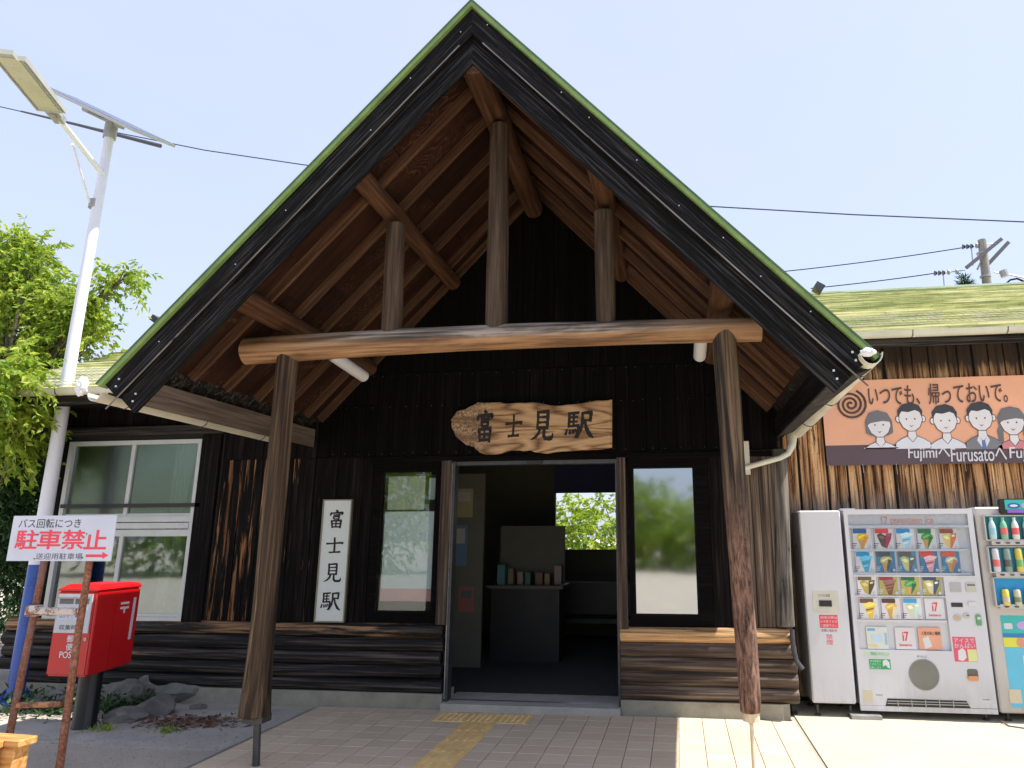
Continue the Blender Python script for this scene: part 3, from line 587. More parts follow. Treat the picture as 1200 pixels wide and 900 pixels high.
q = MB(); q.prism([(-9.5, 6.42, 3.03), (-9.5, 10.3, 4.97), (-9.5, 13.8, 3.2), (-9.5, 13.8, 3.1), (-9.5, 10.3, 4.87), (-9.5, 6.42, 2.98)], (18.5, 0, 0)) if False else None
q = MB()
for (xa, xb, ye, ze) in ((-7.48, -3.72, 6.46, 3.03), (.97, 8.98, 7.46, 3.61)):
    q.prism([(xa, ye, ze), (xa, 10.28, 4.98), (xa, 10.28, 4.92), (xa, ye, ze-.05)], (xb-xa, 0, 0))
q.prism([(-7.48, 10.3, 5.0), (-7.48, 13.9, 3.2), (-7.48, 13.9, 3.14), (-7.48, 10.3, 4.94)], (16.46, 0, 0)); q.build('roof_deck', mt['charlog'], B)
for q_ in (((-7.5, 10.3, 5.045), (-3.6, 10.3, 5.05)), ((.9, 10.3, 5.065), (9.0, 10.3, 5.07))): q = MB(); q.tube(q_, .045, 8); q.build('ridge_cap', mt['roofedge'], B)
for x in (-8.3, 2.10): q = MB(); q.box((x, 10.0, 5.06), (.13, .2, .10), Matrix.Rotation(.6, 3, 'Y')); q.build('ridge_end_tile', mt['steel'], B)
# snow-guard netting along the eaves
def net(x0, x1, ya, za, yb, zb):
    m = MB(); n = int((x1-x0)/.075)
    for i in range(n+1):
        x = x0+i*(x1-x0)/n; m.tube([(x, ya, za), (x+.02, yb, zb)], .0028, 3, False)
    for k in range(6):
        t = k/5; m.tube([(x0, ya+(yb-ya)*t, za+(zb-za)*t), (x1, ya+(yb-ya)*t, za+(zb-za)*t)], .003, 3, False)
    tag(m.build('snow_guard_mesh', mt['galv'], B), kind='stuff')
net(-7.45, -4.05, 6.40, 3.16, 7.15, 3.53); net(1.15, 8.8, 7.38, 3.72, 8.0, 4.02)
def gutter(p0, p1, r=.055, name='gutter'):
    p0, p1 = Vector(p0), Vector(p1); d = (p1-p0).normalized(); s = d.cross(Vector((0, 0, 1))); m = MB(); n = 8
    vs = []
    for p in (p0, p1):
        for rr in (r, r-.005):
            for k in range(n+1):
                a = math.pi*k/n; vs.append(p+s*(math.cos(a)*rr)+Vector((0, 0, -math.sin(a)*rr*1.15)))
    N = n+1; fs = []
    for k in range(n):
        fs += [(k, k+1, 2*N+k+1, 2*N+k), (N+k+1, N+k, 3*N+k, 3*N+k+1), (k+1, k, N+k, N+k+1), (2*N+k, 2*N+k+1, 3*N+k+1, 3*N+k)]
    fs += [(0, 2*N, 3*N, N), (n, N+n, 3*N+n, 2*N+n)]
    m.add(vs, fs); gt = m.build(name, mt['gutter'], B, True)
    L = (p1-p0).length; k = .3
    while k < L:
        c = p0+d*k; b = MB(); b.tube([c+s*(r+.004), c+s*((r+.004)*.7)+Vector((0, 0, -r*.9)), c+Vector((0, 0, -r*1.22)), c-s*((r+.004)*.7)+Vector((0, 0, -r*.9)), c-s*(r+.004)], .005, 5); b.build('gutter_bracket', mt['steel'], gt); k += .9
    return gt
gutter((-7.5, 6.36, 3.10), (-4.2, 6.36, 3.10)); gutter((1.22, 7.36, 3.638), (9.0, 7.36, 3.63))
tm_('fascia_board', (-7.5, 6.45, 3.02), (-4.0, 6.45, 3.02), .02, .12, mt['charlog']); tm_('fascia_board', (1.1, 7.45, 3.56), (9.0, 7.45, 3.56), .02, .12, mt['charlog'])
sf = MB(); sf.prism([(-7.48, 6.46, 2.98), (-7.48, 7.1, 3.05), (-7.48, 7.1, 3.03), (-7.48, 6.46, 2.96)], (3.55, 0, 0)); sf.build('eave_soffit', mt['char'], B)
# ---- the gable porch
RK = 4.48
def slope(side, d): return Vector((AX+side*d, 0, 0))
def zt(x, dz=0): return 5.60-1.08*abs(x-AX)+dz
EL, ER = -4.10, 1.25
N_ = {s: Vector((s*1.08, 0, 1)).normalized() for s in (-1, 1)}
for s in (-1, 1):
    xe = EL if s < 0 else ER; ln = abs(xe-AX)
    d = Vector((s, 0, -1.08)).normalized(); nrm = N_[s]; L = ln*math.hypot(1, 1.08)
    top = Vector((AX, 0, 5.60))
    def band(a0, a1, y0, y1, name, mat, ext=0., col=None, parts=1):
        # slab between perpendicular depths a0..a1 below the roof surface
        m = MB(); c0 = math.sqrt(1+1.08**2)
        p = lambda t, a: (AX+s*0, 0, 0)
        q0 = Vector((AX, y0, 5.60-a0*c0)); q1 = Vector((AX, y0, 5.60-a1*c0))
        e0 = top+d*(L+ext)-nrm*a0; e1 = top+d*(L+ext)-nrm*a1
        m.prism([q0, (e0.x, y0, e0.z), (e1.x, y0, e1.z), q1], (0, y1-y0, 0)); return m.build(name, mat, B)
    band(0, .012, RK-.034, 11.0, 'porch_roof', mt['greentop'], .034); band(.013, .042, RK-.03, RK+.05, 'edge_flashing', mt['greenmetal'], .03)
    band(.05, .125, RK+.06, 11.0, 'roof_deck', mt['charlog'], -.02)
    # two bargeboards, the lower one set back, each a long plank
    for a0, a1, yy, th in ((.044, .188, RK, .045), (.192, .345, RK+.045, .03)):
        c0 = math.sqrt(1+1.08**2); am = (a0+a1)/2
        m = MB(); q0 = Vector((0, 0, 5.60-a0*c0)); q1 = Vector((0, 0, 5.60-a1*c0)); e0 = d*L-nrm*a0; e1 = d*L-nrm*a1
        # build in a frame whose X runs down the slope so that the grain follows
        Mx, _ = frame((AX, yy, 5.60-am*c0), Vector((AX, yy, 5.60-am*c0))+d, (0, -1, 0)); inv = Mx.inverted()
        ps = [inv @ Vector(v) for v in ((AX, yy, q0.z), (AX+e0.x, yy, 5.60+e0.z), (AX+e1.x, yy, 5.60+e1.z), (AX, yy, q1.z))]
        ex = inv.to_3x3() @ Vector((0, th, 0)); m.prism(ps, ex); me = m.mesh('bargeboard', mt['barge'])
        bo = obj('bargeboard', me, Mx, B, None, (0, .5 if a0 < .1 else .62, 0, 1))
        nn = MB(); k = .15
        while k < L-.05:
            for a in ((a0+.012,) if a0 < .1 else (a0+.015,)):
                if rng.random() < (.55 if a0 < .1 else .12):
                    c = top+d*(k+.1)-nrm*(a+rng.uniform(0, .02 if a0 > .1 else .12)); nn.box((c.x, yy-.003, c.z), (.007, .006, .007))
            k += rng.uniform(.25, .55)
        for k in (.05, .10): c = top+d*(L-k)-nrm*(am+.03-k*.5); nn.box((c.x, yy-.003, c.z), (.013, .006, .013))
        tag(nn.build('nail_heads', mt['nail'], bo), kind='stuff')
        if a0 < .1: obj('edge_highlight', cham_box(L-.225, .010, .008, .002).copy(), Mx @ Matrix.Translation((.21, (1 if (inv.to_3x3() @ (-nrm)).y > 0 else -1)*((a1-a0)/2+.001), .0-.0)) @ Matrix.Rotation(0, 4, 'X'), bo, mt['grey'])  # added pale strip: a painted highlight along the upper board's lower edge
    # soffit sheets between the rafters, and rafters under them
    ys = [4.58, 4.97, 5.41, 5.86, 6.31, 6.75, 7.07]
    zs = lambda x: ZA-SL*abs(x-AX)
    dd = Vector((s, 0, -SL)).normalized(); nn_ = Vector((s*SL, 0, 1)).normalized(); LL = (abs((-3.80 if s < 0 else .96)-AX))*math.hypot(1, SL)
    for i in range(len(ys)-1):
        cuts = [0, .30+.12*(i % 2), .64+.08*(i % 2), 1]
        for a, b in zip(cuts, cuts[1:]):
            p0 = Vector((AX, (ys[i]+ys[i+1])/2, ZA))+dd*(LL*a+.003)+nn_*.006; p1 = Vector((AX, (ys[i]+ys[i+1])/2, ZA))+dd*(LL*b-.003)+nn_*.006
            timber('soffit_board', p0, p1, ys[i+1]-ys[i]-.004, .012, mt['soffit'], B, nn_, 0)
    for y in ys[:-1]+[7.04]:
        p0 = Vector((AX, y, ZA))+dd*.03-nn_*.04; p1 = Vector((AX, y, ZA))+dd*(LL-.01)-nn_*.04
        timber('rafter', p0, p1, .034, .08, mt['rafter'], B, nn_, .003, (0, rng.uniform(.35, .7), 0, 1))
    xf = -3.82 if s < 0 else .975
    timber('eave_fascia', (xf, 4.53, 2.632), (xf, 7.05, 2.632), .025, .19, mt['fascia'] if s < 0 else mt['char'], B, (0, 0, 1))
    sf = MB(); sf.prism([(xf, 4.53, 2.535), (xe-s*.02, 4.53, 2.62), (xe-s*.02, 4.53, 2.635), (xf, 4.53, 2.55)], (0, 2.52, 0)); sf.build('eave_soffit', mt['charlog'], B)
log('ridge_purlin', (AX, 4.56, 5.12), (AX, 6.9, 5.04), .105, .10, mt['purlin'], B, 16, 14, .08, seed=41)
for x, z, y1, r in ((-2.31, 4.27, 6.95, .085), (-3.21, 3.36, 6.96, .095), (-.50, 4.26, 6.95, .085), (.385, 3.36, 6.96, .10)):
    log('purlin', (x, 4.56, z), (x, y1, z), r, r*.95, mt['purlin'], B, 16, 12, .07, seed=int(x*10)+60)
TY = 5.20                                             # the frame of posts and tie beam stands 0.7 m behind the gable edge
log('tie_beam', (-3.47, TY, 3.093), (.655, TY, 3.100), .110, .090, mt['beam'], B, 24, 34, .035, seed=75, bend=.03)
log('king_post', (-1.362, TY, 3.19), (-1.375, TY, 4.97), .091, .081, mt['struts'], B, 14, 12, .05, seed=71)
log('strut', (-2.226, TY, 3.19), (-2.245, TY, 4.13), .084, .076, mt['struts'], B, 14, 8, .05, seed=72)
log('strut', (-.498, TY, 3.19), (-.505, TY, 4.12), .076, .081, mt['struts'], B, 14, 8, .05, seed=73)
po = log('porch_post', (-3.096, TY, .347), (-3.102, TY, 3.05), .088, .083, mt['post'], B, 20, 30, .09, seed=81, col=(.42, .5, 0, 1))
for v in po.data.vertices:                              # the foot flares
    t = max(0, 1-v.co.x/.55); v.co.y *= 1+.28*t*t; v.co.z *= 1+.28*t*t
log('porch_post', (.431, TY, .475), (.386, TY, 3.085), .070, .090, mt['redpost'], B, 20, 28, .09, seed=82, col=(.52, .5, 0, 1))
f = MB(); f.box((-3.078, TY, .328), (.155, .125, .048)); f.tube([(-3.07, TY, .31), (-3.05, TY, .0)], .026, 10); f.build('post_foot', mt['steel'], B)
f = MB(); f.tube([(.431, TY, .49), (.431, TY, .415)], .056, 10); f.tube([(.431, TY, .43), (.431, TY, .0)], .013, 8); f.build('post_foot', plain('lime_crusted_steel', (.60, .50, .36), .85, 0, .2, 20), B)
# porch gutters: right one with its downpipe, left one ending in a wrapped cap
gutter((1.21, 4.42, 2.70), (1.19, 7.15, 2.62), .068)
def cap(name, c, s): 
    m = MB(); bm = bmesh.new(); bmesh.ops.create_icosphere(bm, subdivisions=3, radius=1)
    for v in bm.verts:
        q = noise.noise(v.co*2.3)*.35+noise.noise(v.co*6)*.16; v.co = v.co*(1+q)
    me = bpy.data.meshes.new(name); bmesh.ops.scale(bm, vec=s, verts=bm.verts); bm.to_mesh(me); bm.free(); return obj(name, me, Matrix.Translation(c), B, plain('crumpled_white_plastic', (.68, .70, .72), .4, 0, .06))
cap('gutter_end_wrap', (1.19, 4.42, 2.70), (.045, .03, .028)); cap('gutter_end_wrap', (-4.20, 4.42, 2.66), (.045, .03, .07))
gutter((-4.13, 4.46, 2.62), (-4.13, 6.9, 2.62), .055)
f = MB(); f.tube([(1.13, 7.12, 2.58), (1.11, 7.05, 2.46), (1.06, 7.0, 2.37), (.98, 6.98, 2.33), (.62, 6.99, 2.235)], [.055, .040, .028, .026, .026], 12); f.build('downpipe', mt['gutter'], B, True)
f = MB(); f.tube([(.985, 7.0, .78), (.985, 6.99, .62), (1.0, 6.97, .52), (1.05, 6.96, .45)], .022, 8); f.build('conduit', mt['steel'], B, True)
f = MB(); f.bb(.64, .70, 7.0, 7.05, 2.18, 2.5); f.build('junction_box', mt['offwhite'], B)
# ------------------------------------------------------------------ signs on the wall
def plaque():
    t = thing('station_name_plaque', (-1.42, 7.03, 2.44), 'live edge wooden plaque with brushed black characters above the station door', 'sign')
    px = [(528, 492), (536, 482), (547, 478), (560, 472), (580, 471), (600, 473), (625, 472), (650, 475), (672, 474), (700, 469), (717, 468), (717, 497), (717, 524), (700, 527), (670, 528), (640, 531), (620, 528), (600, 527), (580, 533), (562, 531), (556, 524), (545, 521), (534, 511), (530, 503)]
    pts = [P(x, y, 7.0) for x, y in px]; rr = random.Random(5); fine = []
    for i, a in enumerate(pts):
        b = pts[(i+1) % len(pts)]
        for k in range(3): q = a+(b-a)*k/3; j = 0 if 10 <= i <= 12 else .006; fine.append(Vector((q.x+rr.uniform(-j, j), 7.0, q.z+rr.uniform(-j, j))))
    bm = bmesh.new(); vs = [bm.verts.new((p.x+1.42, 0, p.z-2.69)) for p in fine]; fc = bm.faces.new(vs)
    r = bmesh.ops.extrude_face_region(bm, geom=[fc]); bmesh.ops.translate(bm, vec=(0, .055, 0), verts=[v for v in r['geom'] if isinstance(v, bmesh.types.BMVert)])
    bmesh.ops.recalc_face_normals(bm, faces=bm.faces)
    fr = [e_ for e_ in bm.edges if all(v.co.y < .01 for v in e_.verts)]
    bmesh.ops.bevel(bm, geom=fr, offset=.012, segments=2, affect='EDGES')
    me = bpy.data.meshes.new('slab'); bm.to_mesh(me); bm.free(); obj('slab', me, Matrix.Translation((-1.42, 6.995, 2.69)), t, mt['plaque'])
    for k, cx, w, h, cz in (('fu', 568.5, .25, .34, 500), ('shi', 602, .195, .25, 500), ('mi', 636, .265, .315, 498.5), ('eki', 679, .30, .30, 498.5)):
        c = P(cx, cz, 7.0); brush('character', k, c.x, c.z, w, h, 6.994, mt['ink'], t, 1.7, .06 if k != 'fu' else .02, .2)
plaque()
def vsign():
    t = thing('vertical_station_sign', (-3.487, 7.05, .79), 'narrow white vertical sign with four black characters on the dark wall', 'sign')
    m = MB(); y = WY-.035; x0, x1, z0, z1 = -3.635, -3.34, .79, 1.975
    m.bb(x0, x1, y, y+.03, z0, z1); m.build('panel', plain('white_sign_face', (.60, .66, .64), .4, 0, .02), t)
    m = MB()
    for a in ((x0-.012, x0, z0-.012, z1+.012), (x1, x1+.012, z0-.012, z1+.012), (x0, x1, z0-.012, z0), (x0, x1, z1, z1+.012)): m.bb(a[0], a[1], y-.008, y+.032, a[2], a[3])
    m.build('frame', plain('bronze_frame', (.20, .19, .14), .4, .5), t)
    for k, cy, h in (('fu', 608.5, .19), ('shi', 639.5, .17), ('mi', 671, .19), ('eki', 705, .19)):
        c = P(392, cy, y); brush('character', k, -3.487, c.z, .215, h, y, mt['ink'], t, 1.45, 0)
vsign()
# white poster with a pink foot, behind the left window
pt = thing('window_poster', (-2.74, 7.2, .95), 'white poster with a pink foot behind the left door side window', 'poster')
flat('sheet', rect(-3.0, .98, -2.47, 1.86), 7.115, pc('poster_white', (.72, .74, .80)), pt); flat('pink_band', rect(-3.0, .98, -2.47, 1.10), 7.111, pc('poster_pink', (.66, .30, .33)), pt)
flat('photo_print', rect(-2.98, 1.88, -2.58, 2.22), 7.115, pc('poster_beige', (.48, .48, .40)), pt); flat('leaflet_print', rect(-2.54, 1.98, -2.47, 2.2), 7.115, pc('poster_greyblue', (.45, .50, .54)), pt)
# banner
def banner():
    t = thing('town_banner', (2.9, 7.8, 2.33), 'orange cloth banner with drawn smiling people and handwriting above the vending machines', 'banner')
    Y = 7.80; x0, x1, z0, z1 = 1.575, 4.35, 2.325, 3.235; zb = P(1080, 520, Y).z
    def sheet(name, za, zc, m, nz_):
        mb = MB(); nx_ = 60; vs = []
        for j in range(nz_+1):
            for i in range(nx_+1):
                x = x0+(x1-x0)*i/nx_; z = za+(zc-za)*j/nz_
                y = Y+.007*noise.noise(Vector((x*3.1, 0, z*4.4)))+.004*math.sin(x*9+z*13)*noise.noise(Vector((x, 1, z)))
                vs.append((x, y, z))
        b = len(vs); vs += [(v[0], v[1]+.002, v[2]) for v in vs]; w_ = nx_+1; fs = []
        for j in range(nz_):
            for i in range(nx_): a = j*w_+i; fs += [(a, a+1, a+w_+1, a+w_), (b+a+w_, b+a+w_+1, b+a+1, b+a)]
        mb.add(vs, fs); return mb.build(name, m, t, True)
    sheet('cloth', zb, z1, plain('orange_banner_cloth', (.86, .43, .26), .6, 0, .05, 2), 14); sheet('brown_band', z0, zb, plain('brown_banner_band', (.115, .075, .085), .6, 0, .08, 3), 4)
    br = pc('banner_ink', (.10, .055, .05), .7); F = Y-.008
    a = P(1019, 476, F); b = P(1178, 447, F)
    lettering('lettering', 'いつでも、帰っておいで。', a.x, b.x, a.z, b.z, F, br, t, .008, .001, .12)
    for s_, u0, u1 in (('Fujimiへ', 1065, 1112), ('Furusatoへ', 1115, 1178), ('Fujimi', 1184, 1222)):
        a = P(u0, 541, F); b = P(u1, 523.5, F); lettering('lettering', s_, a.x, b.x, a.z, b.z, F, pc('banner_white', (.72, .70, .72)), t, .012, .001, .1)
    c = P(997, 474, F); m = MB(); pts = []          # spiral mark
    for i in range(60):
        an = i/59*3.1*2*math.pi+.5; r = .012+.150*i/59; pts.append((c.x+math.cos(an)*r*1.0, F-.001, c.z+math.sin(an)*r*1.0))
    m.tube(pts, .012, 5); m.build('spiral_mark', br, t)
    sk = pc('drawn_skin', (.78, .74, .74)); hr = pc('drawn_black_hair', (.045, .045, .055)); gh = pc('drawn_grey_hair', (.17, .165, .175)); wh = pc('drawn_white_shirt', (.74, .74, .78))
    k = Y*1/FPX*1.02
    def person(cx, cy, hair, style, torso, coat=None):
        o = P(cx, cy, F); s = .0104; bz = (521-cy)     # the brown band cuts the figures off
       
        def q(u, v): return (o.x+u*s, o.z-v*s)
        def pg(name, pl_, m, lv):
            if name in ('drawn_shoulders', 'drawn_face', 'drawn_ear', 'drawn_neck'):
                cu = sum(p_[0] for p_ in pl_)/len(pl_); cv = sum(p_[1] for p_ in pl_)/len(pl_)
                def gr_(u, v): l_ = math.hypot(u-cu, v-cv) or 1; return q(u+(u-cu)/l_*.75, min(v+(v-cv)/l_*.75, bz))
                flat('outline', [gr_(u, v) for u, v in pl_], F, br, t, .0004, (lv-.45)*.0007)
            return flat(name, [q(u, v) for u, v in pl_], F, m, t, .0006, lv*.0007)
        pg('drawn_shoulders', [(-17, bz), (-16, 24), (-10, 20), (-3, 17), (3, 17), (10, 20), (16, 24), (17, bz)], torso, 0)
        pg('drawn_neck', [(-3, 8), (3, 8), (4, 18), (0, 23), (-4, 18)], sk, 1)
        if style == 'bob': pg('drawn_hair', [(-13, 8), (-13, -4), (-9, -12), (0, -15), (9, -12), (13, -4), (13, 8), (8, 11), (-8, 11)], hair, 2)
        if style == 'tails':
            pg('drawn_hair', [(-13, 2), (-13, -6), (-8, -14), (0, -16), (8, -14), (13, -6), (13, 2)], hair, 2)
            for e_ in (-1, 1): pg('drawn_hair', [(e_*12, 2), (e_*15, 8), (e_*14, 20), (e_*10, 20), (e_*9, 6)], hair, 2)
        pg('drawn_face', [(-10, -6), (-11, 1), (-8, 8), (-3, 12), (3, 12), (8, 8), (11, 1), (10, -6), (4, -11), (-4, -11)], sk, 3)
        if style == 'short':
            for e_ in (-1, 1): pg('drawn_ear', ell2(e_*12, 0, 2, 3), sk, 2)
            pg('drawn_hair', [(-12, -2), (-12, -9), (-7, -15), (2, -17), (9, -14), (12, -8), (11, -1), (9, -7), (5, -9), (-2, -7), (-8, -8)], hair, 4)
        else: pg('drawn_hair', [(-11, 0), (-12, -6), (-8, -13), (0, -15), (9, -12), (12, -5), (10, -3), (4, -4), (-3, -3), (-8, -2)], hair, 4)
        for u in (-4, 4): pg('drawn_eye', ell2(u, 0, .8, .9), br, 5)
        pg('drawn_mouth', [(-2.5, 6), (0, 7.2), (2.5, 6), (0, 8.2)], br, 5)
        if coat:
            pg('drawn_collar', [(-4, 18), (0, 24), (4, 18), (6, 22), (1, bz), (-1, bz), (-6, 22)], wh, 1.5); pg('drawn_tie', [(-1.5, 22), (1.5, 22), (2.2, bz), (-2.2, bz)], pc('drawn_blue_tie', (.12, .2, .42)), 2.5)
    def ell2(cx, cy, a, b): return [(cx+a*math.cos(i*math.pi/4), cy+b*math.sin(i*math.pi/4)) for i in range(8)]
    person(1030, 498, gh, 'bob', wh); person(1067, 491, hr, 'short', wh); person(1107.5, 493, hr, 'short', wh); person(1149, 490, hr, 'short', pc('drawn_grey_suit', (.22, .22, .23)), True); person(1186, 495, gh, 'tails', pc('drawn_pink_top', (.66, .24, .26)))
    m = MB()
    for i in range(9): x = x0+.02+i*.335; m.tube([(x, Y-.006, z0+.012), (x+.004, Y-.004, z0-.06-.02*(i % 3))], .0025, 4)
    m.build('tie_cords', mt['offwhite'], t)
banner()
# spotlights hanging beside the porch purlins
for i, (a, b, lb) in enumerate((((-3.03, 5.78, 3.20), (-2.99, 6.38, 3.13), 'white tube lamp beside the left porch post, under the beam'), ((.235, 5.60, 3.19), (.235, 6.10, 3.14), 'white tube lamp just left of the right porch post top'))):
    t = thing('tube_lamp', a, lb, 'lamp', 'white tube lamps under the porch roof'); a = Vector(a); b = Vector(b)
    m = MB(); m.tube([a, b], .055, 16, False); m.tube([b, a], .050, 16, False); m.build('housing', mt['white'], t, True)
    m = MB(); m.tube([a+(b-a)*.15, a+(b-a)*.20], .05, 14); m.build('lamp_glass', mt['black'], t); m = MB(); m.tube([(a+b)/2+Vector((0, 0, .05)), (a+b)/2+Vector((-.10 if i == 0 else .1, 0, .15))], .012, 6); m.build('bracket', mt['steel'], t)
# ------------------------------------------------------------------ vending machines
def A(u, v): return (920+u/4.286, 570+v/4.286)
def Bq(u, v): return (960+u/5, 700+v/5)
def C1(u, v): return (1080+u/10, 570+v/10)
def C2(u, v): return (1080+u/10, 650+v/10)
MY = 7.2
def box_px(fn, u0, v0, u1, v1, Y=MY):
    a = P(*fn(u0, v0), Y); b = P(*fn(u1, v1), Y); return a.x, b.z, b.x, a.z
def card(fn, u0, v0, u1, v1, m, name, par, t=.004, Y=MY, r=0):
    x0, z0, x1, z1 = box_px(fn, u0, v0, u1, v1, Y); return flat(name, rrect(x0, z0, x1, z1, r) if r else rect(x0, z0, x1, z1), Y, m, par, t)
def cabinet(t, x0, x1, z0, z1, y0, y1, m, name='body'):
    me = cham_box(x1-x0, y1-y0, z1-z0, .012).copy(); obj(name, me, Matrix.Translation((x0, (y0+y1)/2, (z0+z1)/2)), t, m)
def feet(t, x0, x1, y0, y1):
    for x in (x0, x1):
        for y in (y0, y1): m = MB(); m.lathe([(.03, 0), (.03, .012), (.012, .016), (.012, .09)], (x, y, .012), 8); m.build('levelling_foot', mt['steel'], t)
# A: plain white box beside it
t = thing('battery_box', (1.35, 7.5, .012), 'narrow plain white machine cabinet left of the ice cream vending machine', 'machine cabinet')
cabinet(t, 1.152, 1.535, .125, 1.842, MY, 7.72, mt['machine']); feet(t, 1.2, 1.49, 7.26, 7.65)
card(A, 135, 520, 275, 635, mt['offwhite'], 'lock_recess', t, .003, r=.012); card(A, 170, 572, 235, 603, mt['black'], 'lock_handle', t, .012)
x0, z0, x1, z1 = box_px(A, 165, 540, 225, 556); lettering('lettering', 'スマホ決済', x0, x1, z0, z1, MY-.003, mt['greyprint'], t)
card(A, 170, 645, 268, 712, mt['redprint'], 'red_sticker', t, .001)
for i in range(3): x0, z0, x1, z1 = box_px(A, 176, 651+i*20, 262, 666+i*20); lettering('lettering', ('故障の際は', 'お手数ですが', 'ご連絡下さい')[i], x0, x1, z0, z1, MY-.001, mt['white'], t)
x0, z0, x1, z1 = box_px(A, 182, 716, 262, 732); lettering('lettering', 'お問い合わせ', x0, x1, z0, z1, MY, mt['greyprint'], t)
x0, z0, x1, z1 = box_px(A, 205, 742, 243, 796); lettering('lettering', '禁\n煙', x0, x1, z0, z1, MY, mt['redprint'], t)
# B: ice cream machine
t = thing('ice_cream_vending_machine', (2.15, 7.55, .012), 'white ice cream vending machine with rows of cone pictures, under the banner', 'vending machine')
vx0, vx1 = 1.567, 2.722
cabinet(t, vx0+.01, vx1-.01, .10, 1.84, MY+.03, 7.80, mt['machine']); feet(t, vx0+.08, vx1-.08, 7.27, 7.74)
# front door panel, with the display window cut out of it
a = box_px(A, 325, 138, 0, 0); wl = P(*A(328, 300), MY).x; wt = P(*A(500, 140), MY).z; wr = P(*A(935, 300), MY).x; wmid = P(*A(900, 452), MY).z; wr2 = P(*A(812, 600), MY).x; wb = P(*A(500, 822), MY).z
outer = [(vx0, .075), (vx1, .075), (vx1, 1.85), (vx0, 1.85)]
m = MB(); y0, y1 = MY, MY+.032
m.bb(vx0, wl, y0, y1, .12, 1.85); m.bb(wl, wr, y0, y1, wt, 1.85); m.bb(wr, vx1, y0, y1, .12, 1.85); m.bb(wr2, wr, y0, y1, wb, wmid); m.bb(wl, wr, y0, y1, .12, wb); m.build('door_panel', mt['machine'], t)
m = MB(); m.bb(vx0, vx1, MY-.004, MY+.03, .075, .117); m.build('kick_plate', mt['machine'], t)
m = MB(); m.bb(wl, wr, y1+.001, y1+.003, wmid, wt); m.bb(wl, wr2, y1+.001, y1+.003, wb, wmid); m.build('display_back', pc('display_grey', (.74, .74, .76)), t)
for v0, v1, ur in ((196, 207, 925), (315, 326, 925), (433, 446, 935), (548, 558, 808), (668, 686, 815)):
    x0, z0, x1, z1 = box_px(A, 332+(v0-196)*.07, v0, ur, v1, MY); sub('display_shelf', wl, min(x1, wr if ur > 900 else wr2), MY+.002, y1, z0, z1, mt['machine'], t)
x0, z0, x1, z1 = box_px(A, 485, 152, 752, 186); lettering('lettering', '17 seventeen ice', x0, x1, z0, z1, MY+.028, pc('coral_print', (.80, .32, .25)), t, .01)
CARDS = [(210, 315, [335, 445, 553, 660, 770], [((.04, .14, .42), (.85, .55, .04), (.75, .35, .06), 0), ((.72, .07, .09), (.13, .08, .07), (.45, .05, .12), 0), ((.04, .30, .66), (.45, .68, .80), (.12, .45, .70), 0), ((.03, .20, .12), (.10, .36, .08), (.05, .20, .05), 0), ((.36, .09, .06), (.78, .60, .25), (.70, .22, .10), 0)]),
         (326, 433, [350, 455, 563, 672, 782], [((.03, .34, .62), (.10, .42, .62), (.05, .30, .55), 0), ((.10, .11, .12), (.62, .58, .25), (.12, .12, .14), (.08, .24, .42)), ((.14, .13, .12), (.62, .60, .28), (.16, .16, .20), (.10, .28, .46)), ((.72, .09, .08), (.78, .40, .45), (.55, .10, .12), (.07, .22, .42)), ((.74, .14, .10), (.66, .60, .45), (.62, .25, .12), (.08, .25, .45))]),
         (446, 548, [360, 468, 577, 685], [((.16, .12, .07), (.50, .40, .10), (.10, .07, .04), 0), ((.30, .05, .08), (.20, .08, .06), (.42, .16, .10), (.42, .38, .12)), ((.03, .16, .09), (.10, .36, .10), (.03, .16, .08), (.45, .42, .12)), ((.05, .09, .18), (.70, .60, .36), (.06, .10, .16), (.42, .38, .10))]),
         (560, 667, [370, 480, 588], [((.18, .09, .06), (.80, .56, .08), (.28, .12, .05), 0), ((.09, .05, .06), (.80, .52, .12), (.85, .72, .35), 0), ((.06, .36, .70), (.62, .66, .45), (.55, .75, .70), 0)])]
ci = 0
